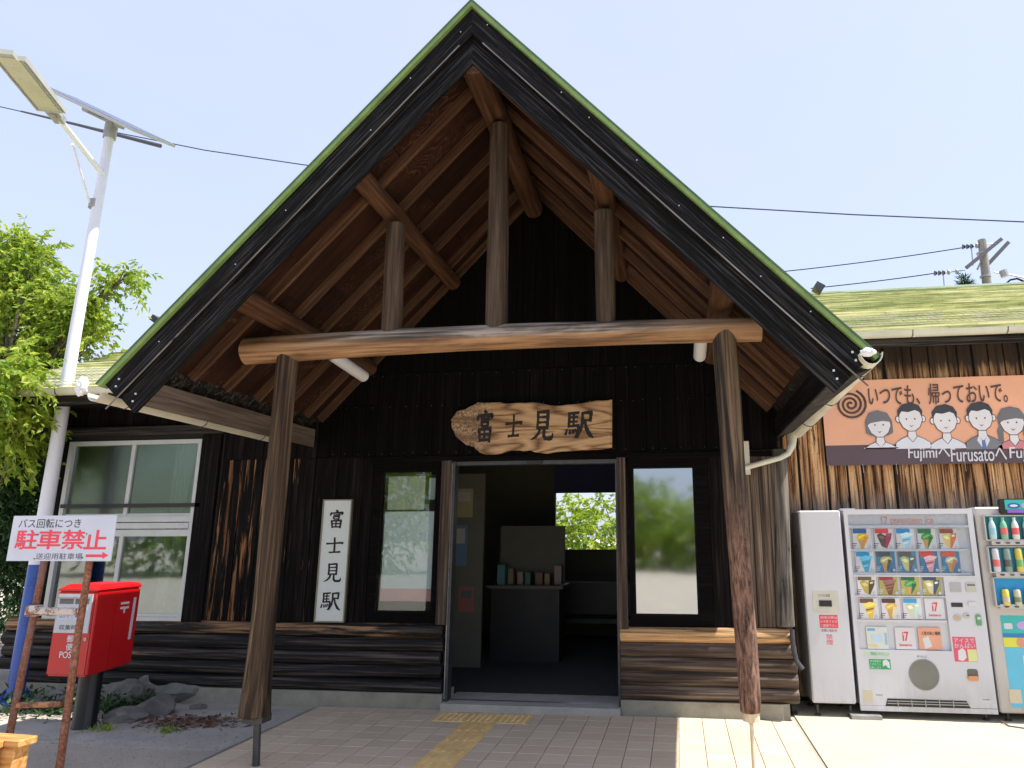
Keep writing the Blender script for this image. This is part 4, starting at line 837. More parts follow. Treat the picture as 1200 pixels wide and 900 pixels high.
for v0, v1, us, cols in CARDS:
    for u0, (ch, cc, ca, cb) in zip(us, cols):
        ci += 1; u1 = u0+103
        bgm = pc('card_grey', (.72, .70, .72)) if cb == 0 else pc('card_bg_%d' % ci, cb)
        cd = card(A, u0, v0+1, u1, v1, bgm, 'product_card', t, .004, MY+.022)
        Yc = MY+.018
        card(A, u0+3, v0+3, u0+74, v0+26, pc('card_head_%d' % ci, ch), 'flavour_label', cd, .0008, Yc, r=.008)
        def pg(pl_, m, name, lv): 
            pts = []
            for u, v in pl_: q = P(*A(u, v), Yc); pts.append((q.x, q.z))
            flat(name, pts, Yc, m, cd, .0008, lv*.001)
        k1 = pc('cone_%d' % ci, cc); k2 = pc('cone_b_%d' % ci, ca); k3 = pc('cone_c_%d' % ci, tuple(min(1, x*1.5+.05) for x in cc)); wf = pc('waffle', (.62, .36, .13))
        if ci % 3 == 0:                                # wrapped cone standing upright
            pg([(u0+26, v0+34), (u0+84, v0+30), (u0+70, v1-4), (u0+52, v1-4)], k1, 'cone_picture', 0)
            for q_ in range(3): pg([(u0+30+q_*5, v0+42+q_*16), (u0+80-q_*5, v0+34+q_*16), (u0+79-q_*5, v0+40+q_*16), (u0+32+q_*5, v0+50+q_*16)], k2 if q_ % 2 else k3, 'cone_picture', 1)
            pg([(u0+22, v0+30), (u0+54, v0+20), (u0+90, v0+26), (u0+86, v0+36), (u0+26, v0+40)], k3, 'cone_picture', 2)
        elif ci % 3 == 1:                              # soft dome over a waffle cone
            pg([(u0+22, v0+50), (u0+26, v0+34), (u0+44, v0+24), (u0+66, v0+24), (u0+82, v0+36), (u0+84, v0+52), (u0+70, v0+62), (u0+34, v0+62)], k1, 'cone_picture', 0)
            pg([(u0+32, v0+58), (u0+74, v0+58), (u0+60, v1-3), (u0+46, v1-3)], wf, 'cone_picture', 1)
            pg([(u0+30, v0+44), (u0+56, v0+32), (u0+70, v0+36), (u0+48, v0+46), (u0+36, v0+54)], k3, 'cone_picture', 2); pg([(u0+62, v0+40), (u0+82, v0+46), (u0+74, v0+66), (u0+60, v1-8), (u0+56, v1-8)], k2, 'cone_picture', 3)
        else:                                          # tilted pack with its scoop shown beside it
            pg([(u0+14, v0+34), (u0+34, v0+24), (u0+74, v0+46), (u0+60, v1-6), (u0+40, v1-14)], k1, 'cone_picture', 0)
            pg([(u0+60, v0+28), (u0+90, v0+24), (u0+88, v0+50), (u0+68, v1-4), (u0+60, v1-8)], k2, 'cone_picture', 1)
            pg([(u0+22, v0+42), (u0+42, v0+36), (u0+58, v0+52), (u0+38, v0+56)], k3, 'cone_picture', 2); pg([(u0+66, v0+34), (u0+84, v0+32), (u0+80, v0+42), (u0+66, v0+44)], k3, 'cone_picture', 2)
        for k in range(3): pg([(u0+2, v1-30+k*9), (u0+26-k*4, v1-30+k*9), (u0+26-k*4, v1-27+k*9), (u0+2, v1-27+k*9)], mt['greyprint'] if cb == 0 else mt['white'], 'small_print', 0)
        q = P(*A(u1-9, v1-12), MY-.002); m = MB(); m.prism([(x, MY+.018, z) for x, z in ell(q.x, q.z, .0125, .0125, 12)], (0, -.016, 0)); m.build('select_button', mt['white'], cd)
        flat('button_lamp', ell(q.x, q.z, .005, .006, 8), MY+.001, pc('button_dot', (.45, .42, .36)), cd, .001)
def seventeen(u0, v0, u1, v1, Y):
    cd = card(A, u0, v0, u1, v1, pc('card_white', (.66, .66, .68)), 'logo_card', t, .004, Y); w = u1-u0; h = v1-v0
    x0, z0, x1, z1 = box_px(A, u0+w*.36, v0+h*.20, u0+w*.66, v0+h*.62, Y-.004); lettering('lettering', 'i7', x0, x1, z0, z1, Y-.004, mt['redprint'], cd, .03)
    x0, z0, x1, z1 = box_px(A, u0+w*.22, v0+h*.72, u0+w*.80, v0+h*.86, Y-.004); lettering('lettering', 'Seventeen ice', x0, x1, z0, z1, Y-.004, mt['redprint'], cd, .02)
seventeen(697, 562, 806, 668, MY+.02); seventeen(548, 708, 660, 819, MY+.02)
cd = card(A, 405, 704, 522, 818, pc('card_cream', (.66, .68, .62)), 'notice_card', t, .004, MY+.02)
for u, v, w_, h_, c in ((412, 712, 40, 14, (.15, .42, .66)), (470, 710, 38, 20, (.62, .70, .74)), (430, 742, 62, 40, (.52, .66, .78)), (498, 735, 18, 60, (.30, .50, .68)), (415, 792, 50, 14, (.70, .62, .30)), (470, 790, 30, 18, (.60, .72, .60))):
    card(A, u, v, u+w_, v+h_, pc('print_%.2f_%.2f' % (c[0], c[2]), c), 'printed_patch', cd, .0008, MY+.016)
cd = card(A, 664, 708, 790, 820, pc('card_salmon', (.74, .36, .24)), 'notice_card', t, .004, MY+.02)
x0, z0, x1, z1 = box_px(A, 682, 728, 780, 748, MY+.016); lettering('lettering', '人気の味と種類', x0, x1, z0, z1, MY+.016, mt['greyprint'], cd, .01)
m = MB(); m.prism([(P(*A(u, v), MY).x, MY+.0155, P(*A(u, v), MY).z) for u, v in ((692, 765), (722, 752), (742, 805), (708, 818))], (0, -.0008, 0)); m.build('phone_print', mt['white'], cd)
# glass over the display
m = MB(); m.bb(wl+.002, wr-.002, MY-.0005, MY+.001, wmid+.012, wt-.002); m.build('display_glass', mt['acrylic'], t)
sub('window_lip', wl, wr, MY-.012, MY-.001, wmid-.006, wmid+.006, mt['machine'], t)
for args in ((826, 483, 886, 530, 'card_reader', (.40, .40, .41), .006), (904, 484, 960, 530, 'note_slot', (.50, .48, .42), .008), (833, 584, 893, 606, 'price_display', (.03, .025, .025), .004), (918, 580, 958, 600, 'return_lever', (.62, .62, .64), .010)):
    card(A, *args[:4], pc('mc_'+args[4], args[5]), args[4], t, args[6], MY, r=.004)
card(A, 912, 492, 952, 498, mt['black'], 'slot_mouth', t, .009)
q = P(*A(866, 660), MY); q2 = P(*A(912, 650), MY); m = MB(); m.prism([(x, MY, z) for x, z in ell(q.x, q.z, .034, .03, 18)], (0, -.008, 0)); m.prism([(x, MY, z) for x, z in ell(q2.x, q2.z, .030, .024, 18)], (0, -.007, 0)); m.build('coin_plate', pc('coin_plate', (.48, .47, .44)), t)
flat('coin_slot', ell(q.x, q.z-.002, .022, .014), MY-.008, pc('coin_orange', (.62, .36, .20)), t, .002); flat('coin_slot', rect(q2.x-.008, q2.z, q2.x+.018, q2.z+.006), MY-.007, mt['steel'], t, .002)
card(A, 955, 643, 988, 699, pc('card_green', (.12, .33, .14)), 'touch_reader', t, .012, MY, r=.012); card(A, 962, 655, 981, 668, mt['machine'], 'reader_print', t, .0135)
cd = card(A, 838, 755, 970, 882, pc('sticker_pink', (.70, .10, .17)), 'ad_sticker', t, .001); x0, z0, x1, z1 = box_px(A, 845, 762, 955, 812); lettering('lettering', 'アイスで\nかんぱい', x0, x1, z0, z1, MY-.001, mt['white'], cd, .01)
flat('round_face_print', [(P(*A(u, v), MY).x, P(*A(u, v), MY).z) for u, v in ((868, 825), (890, 812), (905, 826), (912, 860), (896, 876), (872, 872))], MY-.001, mt['white'], cd, .0006); card(A, 915, 818, 968, 880, pc('sticker_lime', (.66, .70, .30)), 'printed_patch', cd, .0022)
cd = card(Bq, 262, 314, 415, 348, pc('sticker_pale_green', (.50, .60, .50)), 'eco_sticker', t, .001); x0, z0, x1, z1 = box_px(Bq, 300, 320, 410, 342); lettering('lettering', '環境にやさしい', x0, x1, z0, z1, MY-.001, pc('green_print', (.03, .36, .12)), cd)
cd = card(Bq, 290, 361, 422, 423, pc('green_print', (.03, .36, .12)), 'exit_sticker', t, .001)
for i in range(3): x0, z0, x1, z1 = box_px(Bq, 297, 366+i*19, 362, 380+i*19); lettering('lettering', ('空き容器は', 'くずかごへ', 'お願いします')[i], x0, x1, z0, z1, MY-.001, mt['white'], cd)
flat('figure_print', [(P(*Bq(u, v), MY).x, P(*Bq(u, v), MY).z) for u, v in ((372, 372), (392, 364), (410, 380), (416, 418), (402, 412), (390, 396), (374, 406))], MY-.001, mt['white'], cd, .0006)
q = P(*Bq(614, 453), MY); m = MB()
ring = ell(q.x, q.z, .128, .132, 36); ring2 = ell(q.x, q.z, .118, .122, 36); vs = [(x, MY-.006, z) for x, z in ring]+[(x, MY-.006, z) for x, z in ring2]+[(x, MY, z) for x, z in ring]; n = 36
m.add(vs, [(i, (i+1) % n, n+(i+1) % n, n+i) for i in range(n)]+[(i, 2*n+i, 2*n+(i+1) % n, (i+1) % n) for i in range(n)]); m.build('port_ring', pc('port_ring', (.20, .20, .19)), t)
m = MB(); m.prism([(x, MY-.001, z) for x, z in ring2], (0, -.004, 0)); m.build('delivery_port', plain('smoked_grey_port', (.14, .14, .125), .18, 0, .2, 3, spec=.8), t)
x0, z0, x1, z1 = box_px(Bq, 573, 340, 630, 353); lettering('lettering', '取り出し口', x0, x1, z0, z1, MY, mt['greyprint'], t)
card(Bq, 864, 419, 936, 490, pc('coin_cup', (.13, .12, .10)), 'coin_return', t, .002, MY, r=.02); x0, z0, x1, z1 = box_px(Bq, 868, 459, 933, 489); flat('orange_lip', rrect(x0, z0, x1, z1, .015), MY-.002, pc('lip_orange', (.66, .30, .14)), t, .014)
card(Bq, 256, 542, 317, 612, pc('paper_yellow', (.58, .52, .38)), 'paper_label', t, .001); card(Bq, 952, 587, 1012, 622, pc('paper_grey', (.56, .56, .58)), 'paper_label', t, .001)
x0, z0, x1, z1 = box_px(Bq, 330, 568, 372, 576); lettering('lettering', '冷凍自動販売機', x0, x1, z0, z1, MY, mt['greyprint'], t); x0, z0, x1, z1 = box_px(Bq, 958, 594, 1004, 604); lettering('lettering', 'No.0017', x0, x1, z0, z1, MY-.001, mt['greyprint'], t)
g_ = [(390, 636), (400, 592), (862, 607), (888, 650)]; m = MB(); m.prism([(P(*Bq(u, v), MY).x, MY-.001, P(*Bq(u, v), MY).z) for u, v in g_], (0, -.002, 0)); gr = m.build('vent_grille', mt['black'], t)
for k in range(2): a, b = P(*Bq(398-k*0, 603+k*15), MY), P(*Bq(868+k*10, 620+k*14), MY); zz = (a.z+b.z)/2; sub('grille_bar', a.x, b.x, MY-.012, MY-.004, zz-.004, zz+.004, mt['alugrey'], gr)
for k in range(5): a = P(*Bq(460+k*81, 620), MY); sub('grille_bar', a.x-.004, a.x+.004, MY-.013, MY-.005, a.z-.032, a.z+.026, mt['alugrey'], gr)
sub('hinge_plate', vx0-.01, vx0+.12, MY+.05, MY+.15, 1.84, 1.862, mt['machine'], t)
# C: drinks machine, cut by the picture edge
t = thing('drinks_vending_machine', (3.3, 7.55, .012), 'white drinks vending machine with turquoise panel at the right picture edge', 'vending machine')
dx0, dx1 = 2.745, 3.93
cabinet(t, dx0, dx1, .085, 1.862, MY, 7.82, mt['machine2']); feet(t, dx0+.08, dx1-.08, 7.27, 7.74)
rowsD = ((C1, 725, 352, 622, (.02, .24, .28)), (C1, 770, 712, 1000, (.03, .28, .44)), (C2, 832, 272, 590, (.02, .30, .62)))
rr = random.Random(11)
for i, (fn, u, v0, v1, c) in enumerate(rowsD):
    if i == 1: a = P(*C1(770, 712), MY); b = P(*C2(800, 198), MY)
    else: a = P(*fn(u, v0), MY); b = P(*fn(u+20, v1), MY)
    z1, z0 = a.z, b.z; x0 = a.x
    m = MB(); m.bb(x0, dx1-.1, MY-.006, MY-.001, z0, z1); win_ = m.build('display_window', pc('display_%d' % i, c), t)
    sub('display_shelf', x0-.01, dx1-.09, MY-.05, MY-.006, z0-.01, z0, mt['machine2'], t); sub('display_hood', x0-.015, dx1-.085, MY-.05, MY-.006, z1, z1+.008, mt['machine2'], t)
    sub('display_cheek', x0-.02, x0-.01, MY-.05, MY-.006, z0-.01, z1+.008, mt['machine2'], t)
    cols = [((.45, .60, .66), (.30, .55, .62)), ((.20, .45, .30), (.66, .15, .13)), ((.62, .66, .64), (.66, .12, .14)), ((.55, .55, .47), (.25, .22, .2)), ((.60, .62, .62), (.55, .3, .2)), ((.2, .3, .2), (.7, .6, .2)), ((.6, .6, .6), (.1, .3, .5)), ((.5, .2, .1), (.7, .7, .6))] if i == 0 else \
        [((.58, .58, .60), (.66, .16, .16)), ((.22, .30, .27), (.10, .11, .10)), ((.66, .55, .10), (.20, .42, .16)), ((.45, .62, .14), (.62, .68, .30)), ((.5, .5, .5), (.2, .2, .5)), ((.4, .3, .1), (.7, .6, .3)), ((.1, .2, .4), (.6, .6, .6)), ((.6, .3, .2), (.3, .1, .1))] if i == 1 else \
        [((.70, .58, .10), (.55, .50, .40)), ((.55, .53, .38), (.20, .25, .12)), ((.08, .16, .42), (.40, .45, .60)), ((.35, .30, .50), (.60, .55, .12)), ((.3, .3, .3), (.6, .1, .1)), ((.5, .4, .1), (.2, .2, .2)), ((.1, .3, .2), (.5, .5, .4)), ((.5, .1, .1), (.6, .6, .6))]
    for j, (c1, c2) in enumerate(cols):
        x = x0+.045+j*.098+(.03 if i == 2 else 0)
        if x > dx1-.15: break
        h = (z1-z0-.012)*(1 if i != 2 else .62); z = z0+.001
        m = MB()
        if i == 0: pr_ = [(.026, 0), (.030, .01), (.030, h*.60), (.024, h*.74), (.012, h*.88), (.014, h*.89), (.014, h)]
        else: pr_ = [(.024, 0), (.030, .008), (.030, h*.9), (.024, h)]
        m.lathe(pr_, (x, MY-.040, z), 14, 0); b_ = m.build('drink_bottle' if i == 0 else 'drink_can', pc('drink_%d_%d' % (i, j), c1), t, True)
        m = MB(); m.lathe([(.0312, h*.22), (.0312, h*.52)], (x, MY-.040, z), 14); m.build('drink_label', pc('drinkl_%d_%d' % (i, j), c2), b_, True)
    zb_ = (P(*C1(866, 662), MY).z, P(*C2(916, 232), MY).z, P(*C2(966, 602), MY).z)[i]; xb = (P(*C1(866, 662), MY).x, P(*C2(916, 232), MY).x, P(*C2(966, 602), MY).x)[i]
    sub('button_strip', xb-.05, dx1-.09, MY-.052, MY-.0065, zb_-.020, zb_+.020, mt['machine2'], t)
    for j in range(9):
        if xb+j*.083 > dx1-.14: break
        flat('select_button', ell(xb+j*.083, zb_, .027, .013, 14), MY-.052, pc('button_rim', (.62, .63, .64)), t, .006); flat('button_lamp', ell(xb+j*.083, zb_, .023, .010, 12), MY-.058, pc('button_dark_%d' % (j % 2), ((.06, .06, .10), (.10, .12, .11))[j % 2]), t, .002)
a = P(*C2(918, 712), MY); b = P(1186, 829, MY); cd = flat('advert_panel', rect(a.x, b.z, dx1-.06, a.z), MY, pc('ad_sky_blue', (.12, .48, .66)), t, .002)
zt_ = P(1175, 748, MY).z; flat('teal_header', rect(a.x, zt_, dx1-.06, a.z), MY-.002, pc('ad_teal', (.05, .44, .42)), cd, .0008)
z1 = P(1175, 742, MY).z; z0 = P(1175, 748, MY).z; flat('blue_stripe', rect(a.x, z0, dx1-.06, z1), MY-.0028, pc('ad_blue', (.03, .20, .42)), cd, .0008)
z1 = P(1175, 747, MY).z; z0 = P(1175, 758, MY).z; flat('yellow_stripe', rect(a.x, z0, dx1-.06, z1), MY-.0036, pc('ad_yellow', (.66, .66, .06)), cd, .0008)
x0, z0, x1, z1 = box_px(C2, 960, 802, 1068, 872); flat('white_patch', rrect(x0, z0, x1, z1, .01), MY-.003, mt['machine'], cd, .0008); x0, z0, x1, z1 = box_px(C2, 1105, 780, 1290, 880); flat('violet_patch', ell((x0+x1)/2, (z0+z1)/2, (x1-x0)/2, (z1-z0)/2), MY-.003, pc('ad_violet', (.50, .34, .66)), cd, .0008)
q = P(1196, 753, MY); flat('drink_print', ell(q.x, q.z, .035, .045), MY-.005, pc('ad_drink', (.62, .30, .2)), cd, .0008); q = P(1199, 775, MY); flat('white_patch', rect(q.x, q.z-.1, q.x+.3, q.z+.05), MY-.003, mt['machine'], cd, .0008)
q = P(1190, 817, MY); flat('paper_label', rect(q.x-.05, q.z-.05, q.x+.05, q.z+.065), MY-.003, pc('paper_yellow', (.58, .52, .38)), t, .0008)
# small lit sign on top front of the drinks machine
t = thing('topper_sign', (3.15, 7.15, 1.80), 'black framed turquoise sign fixed on the top edge of the drinks machine', 'sign')
a = P(1171, 584.5, 7.15); b = P(1200, 601, 7.15); m = MB(); m.prism([(x, 7.15, z) for x, z in rrect(a.x, b.z-.006, a.x+.52, a.z, .02)], (0, .048, 0)); m.build('case', mt['black'], t)
m = MB(); m.bb(a.x+.04, a.x+.49, 7.148, 7.1495, b.z+.03, a.z-.010); m.build('screen', pc('screen_teal', (.04, .42, .38)), t)
m = MB(); m.bb(a.x+.055, a.x+.49, 7.148, 7.1495, b.z+.001, b.z+.028); m.build('screen_strip', pc('screen_violet', (.30, .12, .60)), t)
flat('blue_oval', ell(a.x+.115, b.z+.065, .055, .026), 7.148, pc('oval_blue', (.02, .09, .36)), t, .001); flat('pink_oval', ell(a.x+.235, b.z+.066, .055, .028), 7.148, pc('oval_pink', (.66, .30, .55)), t, .001)
flat('white_patch', ell(a.x+.115, b.z+.065, .035, .012), 7.147, mt['white'], t, .001)
# cable lying in front of the drinks machine
pts = [Vector((2.72, 7.22, .03)), Vector((2.74, 7.05, .018)), Vector((2.85, 6.98, .018)), Vector((3.1, 6.97, .018)), Vector((3.6, 7.05, .018))]
m = MB(); m.tube(pts, .006, 6); tag(m.build('power_cable', pc('brown_cable', (.20, .12, .10)), None, True), 'thin brown power cable curling on the ground before the drinks machine', 'cable')
m = MB(); m.bb(1.47, 1.73, 7.13, 7.25, .013, .045); tag(m.build('threshold_block', mt['galv']), 'small metal block on the ground between the two white cabinets', 'block')
# ------------------------------------------------------------------ red post box
def mailbox():
    t = thing('post_box', (-5.14, 5.98, 0), 'red Japanese post box on a black round pillar below the lamp pole', 'post box')
    x0, x1, y0, y1, z0, z1 = -5.33, -4.945, 5.70, 6.22, .47, 1.22
    m = MB(); m.prism([(x0, y0, z0), (x0, y1, z0+.03), (x0, y1, z1-.055), (x0, y0, z1-.055)], (x1-x0, 0, 0))
    me = m.mesh('body', mt['red']); bm = bmesh.new(); bm.from_mesh(me); bmesh.ops.bevel(bm, geom=list(bm.edges), offset=.018, segments=3, affect='EDGES'); bm.to_mesh(me); bm.free()
    for p in me.polygons: p.use_smooth = True
    try: me.set_sharp_from_angle(angle=math.radians(35))
    except Exception: pass
    obj('body', me, Matrix.Identity(4), t)
    m = MB(); zc = z1-.06
    m.prism([(x0-.006, y0-.012, zc), (x0-.006, y0-.012, zc+.035), (x0+.03, y0+.02, zc+.075), (x0+.03, y1-.02, zc+.075), (x0-.006, y1+.004, zc+.04), (x0-.006, y1+.004, zc)], (x1-x0+.012, 0, 0)) if False else None
    vs = [(x0-.002, y0-.004, zc), (x1+.002, y0-.004, zc), (x1+.002, y1+.002, zc), (x0-.002, y1+.002, zc), (x0-.002, y0-.004, zc+.012), (x1+.002, y0-.004, zc+.012), (x1+.002, y1+.002, zc+.03), (x0-.002, y1+.002, zc+.03), (x0+.04, y0+.06, zc+.052), (x1-.03, y0+.06, zc+.052), (x1-.03, y1-.03, zc+.052), (x0+.04, y1-.03, zc+.052)]
    m.add(vs, [(3, 2, 1, 0), (0, 1, 5, 4), (1, 2, 6, 5), (2, 3, 7, 6), (3, 0, 4, 7), (4, 5, 9, 8), (5, 6, 10, 9), (6, 7, 11, 10), (7, 4, 8, 11), (8, 9, 10, 11)])
    me = m.mesh('lid', mt['red']); bm = bmesh.new(); bm.from_mesh(me); bmesh.ops.bevel(bm, geom=list(bm.edges), offset=.008, segments=2, affect='EDGES'); bm.to_mesh(me); bm.free(); obj('lid', me, Matrix.Identity(4), t)
    m = MB(); m.bb(x0+.03, x1-.03, y0-.012, y0-.002, z1-.40, z1-.085); pn = m.build('slot_panel', pc('slot_panel_grey', (.50, .53, .58)), t)
    for k in range(2):
        m = MB(); m.bb(x0+.05+k*.15, x0+.18+k*.15, y0-.016, y0-.011, z1-.165, z1-.125); m.build('slot_mouth', pc('slot_dark', (.12, .13, .13)), pn)
        m = MB(); m.bb(x0+.045+k*.15, x0+.185+k*.15, y0-.028, y0-.012, z1-.122, z1-.11); m.build('slot_hood', mt['alugrey'], pn)
        m = MB(); m.bb(x0+.055+k*.15, x0+.175+k*.15, y0-.0135, y0-.0121, z1-.29, z1-.19); lb = m.build('paper_label', mt['signwhite'], pn)
        lettering('lettering', ('手紙\nはがき', 'その他\n郵便物')[k], x0+.065+k*.15, x0+.165+k*.15, z1-.28, z1-.2, y0-.0136, pc('print_blue', (.1, .14, .4)), lb)
    lettering('lettering', '収集時刻', x0+.08, x1-.08, z1-.375, z1-.335, y0-.0125, mt['greyprint'], pn)
    for i, ch in enumerate('郵便'): lettering('lettering', ch, x0+.165, x0+.225, z1-.475-i*.065, z1-.42-i*.065, y0-.001, mt['white'], t, .02)
    lettering('lettering', 'POST', x0+.115, x0+.265, z1-.60, z1-.55, y0-.001, mt['white'], t, .02)
    m = MB(); m.prism([(x, y0, z) for x, z in ell(x1-.05, z0+.30, .016, .016, 12)], (0, -.006, 0)); m.build('lock', mt['galv'], t)
    MS = Matrix.Translation((x1+.001, 0, 0)) @ Matrix.Rotation(math.pi/2, 4, 'Z')      # plane facing +X: local x -> +Y
    def side(name, pts, mm): 
        q = MB(); q.prism([MS @ Vector((a, 0, b)) for a, b in pts], (.002, 0, 0)); q.build(name, mm, t)
    side('postal_mark', rect(5.985, .985, 6.085, 1.005), mt['white']); side('postal_mark', rect(5.985, 1.02, 6.085, 1.04), mt['white']) if False else None
    side('postal_mark', rect(5.985, 1.025, 6.085, 1.045), mt['white']); side('postal_mark', rect(6.027, .95, 6.043, .985), mt['white'])
    side('white_stripe', [(6.125, .715), (6.155, .715), (6.165, 1.075), (6.135, 1.075)], mt['signwhite']); side('side_seam', rect(5.925, .50, 5.928, 1.08), pc('deep_red', (.30, .006, .008)))
    m = MB(); m.bb(x0+.245, x0+.249, y0-.002, y0, z0+.02, z1-.41); m.build('door_seam', pc('deep_red', (.30, .006, .008)), t)
    m = MB(); m.lathe([(.098, .0), (.096, .02), (.092, .03), (.090, .49)], (-5.14, 5.99, 0), 24); m.build('pillar', plain('black_gloss_pillar', (.008, .008, .012), .35), t, True)
mailbox()
# ------------------------------------------------------------------ solar street lamp
def lamp():
    t = thing('solar_street_lamp', (-6.55, 6.7, 0), 'white and blue painted street lamp pole with solar panel at the left', 'street lamp')
    bx, by = -6.555, 6.7
    m = MB(); m.tube([(bx, by, 1.34), (bx, by, 3.8), (-6.535, by, 6.36)], [.072, .061, .050], 20, True); m.build('upper_pole', mt['polewhite'], t, True)
    m = MB(); m.tube([(bx, by, .03), (bx, by, 1.34)], [.077, .0725], 20, True); m.build('lower_pole', mt['blue'], t, True)
    m = MB(); m.box((bx, by, .035), (.34, .34, .022))
    for k in range(4):
        a = math.pi/4+k*math.pi/2; d = Vector((math.cos(a), math.sin(a), 0)); p = Vector((bx, by, 0))
        m.prism([p+d*.08+Vector((0, 0, .046)), p+d*.16+Vector((0, 0, .046)), p+d*.08+Vector((0, 0, .17))], d.cross(Vector((0, 0, 1)))*.01); m.tube([p+d*.19+Vector((0, 0, .03)), p+d*.19+Vector((0, 0, .085))], .012, 6)
    m.build('base_flange', mt['blue'], t)
    m = MB(); m.box((bx, by, .012), (.42, .42, .03)); m.build('base_pad', mt['concrete'], t)
    m = MB(); m.tube([(-6.53, 6.68, 5.75), (-6.245, 5.76, 5.855)], .030, 12); m.build('arm', mt['polewhite'], t, True)
    m = MB(); m.tube([(-6.575, 6.62, 5.36), (-6.42, 6.13, 5.80)], .013, 8); m.build('arm_stay', mt['polewhite'], t, True)
    for q_ in ([(-6.57, by, 5.32), (-6.57, by, 5.42)], [(-6.535, by, 6.22), (-6.53, by, 6.40)]): m = MB(); m.tube(q_, .068, 16); m.build('clamp', mt['galv'], t, True)
    # lamp head: a flat casting reaching out over the square, its lens underneath
    a = Vector((-6.23, 5.70, 5.865)); b = Vector((-5.94, 4.84, 5.93)); d = (b-a).normalized(); w = Vector((.95, .31, 0)).normalized(); w = (w-d*w.dot(d)).normalized(); n = d.cross(w); n = n if n.z > 0 else -n
    Mh = Matrix(((d.x, w.x, n.x, a.x), (d.y, w.y, n.y, a.y), (d.z, w.z, n.z, a.z), (0, 0, 0, 1))); L = (b-a).length
    bm = bmesh.new(); bmesh.ops.create_cube(bm, size=1)
    for v in bm.verts: v.co = Vector(((v.co.x+.5)*L, v.co.y*.27, v.co.z*.05))
    bmesh.ops.bevel(bm, geom=[e_ for e_ in bm.edges if abs(e_.verts[0].co.z-e_.verts[1].co.z) > .01], offset=.07, segments=4, affect='EDGES'); me = bpy.data.meshes.new('head'); bm.to_mesh(me); bm.free()
    h = obj('head', me, Mh, t, plain('khaki_grey_lamp_casting', (.36, .37, .33), .45))
    m = MB(); m.prism([(.12, -.09, -.0255), (L-.08, -.09, -.0255), (L-.05, -.07, -.0255), (L-.05, .07, -.0255), (L-.08, .09, -.0255), (.12, .09, -.0255)], (0, 0, -.006)); obj('lamp_glass', m.mesh('lamp_glass', plain('yellowish_lamp_lens', (.46, .46, .34), .3)), Mh, h)
    for s_ in (-1, 1): m = MB(); m.box((L/2, s_*.115, -.029), (L-.2, .012, .012)); obj('rib', m.mesh('rib', mt['galv']), Mh, h)
    m = MB(); m.box((-.03, 0, 0), (.16, .10, .07)); m.box((.03, 0, -.02), (.05, .05, .05)); obj('hinge', m.mesh('hinge', mt['galv']), Mh, t)
    # solar panel, seen almost edge-on from below
    a = Vector((-7.42, 6.7, 6.96)); b = Vector((-5.93, 6.7, 6.167)); d = (b-a).normalized(); L = (b-a).length; w = Vector((0, 1, .285)); w = (w-d*w.dot(d)).normalized(); n = d.cross(w); n = n if n.z > 0 else -n
    Mp = Matrix(((d.x, w.x, n.x, a.x), (d.y, w.y, n.y, a.y), (d.z, w.z, n.z, a.z), (0, 0, 0, 1)))
    m = MB(); m.box((L/2, 0, 0), (L, .60, .032)); p = obj('solar_panel', m.mesh('solar_panel', plain('panel_back_sheet', (.42, .45, .46), .5)), Mp, t)
    m = MB(); m.box((L/2, 0, .0195), (L-.05, .56, .003)); obj('cell_sheet', m.mesh('cell_sheet', pc('solar_cells', (.02, .03, .08), .2)), Mp, p)
    m = MB(); m.box((L*.52, 0, -.045), (L*.34, .10, .05)); m.box((L*.52, 0, -.03), (.1, .5, .03)); obj('panel_rail', m.mesh('panel_rail', mt['galv']), Mp, p)
lamp()
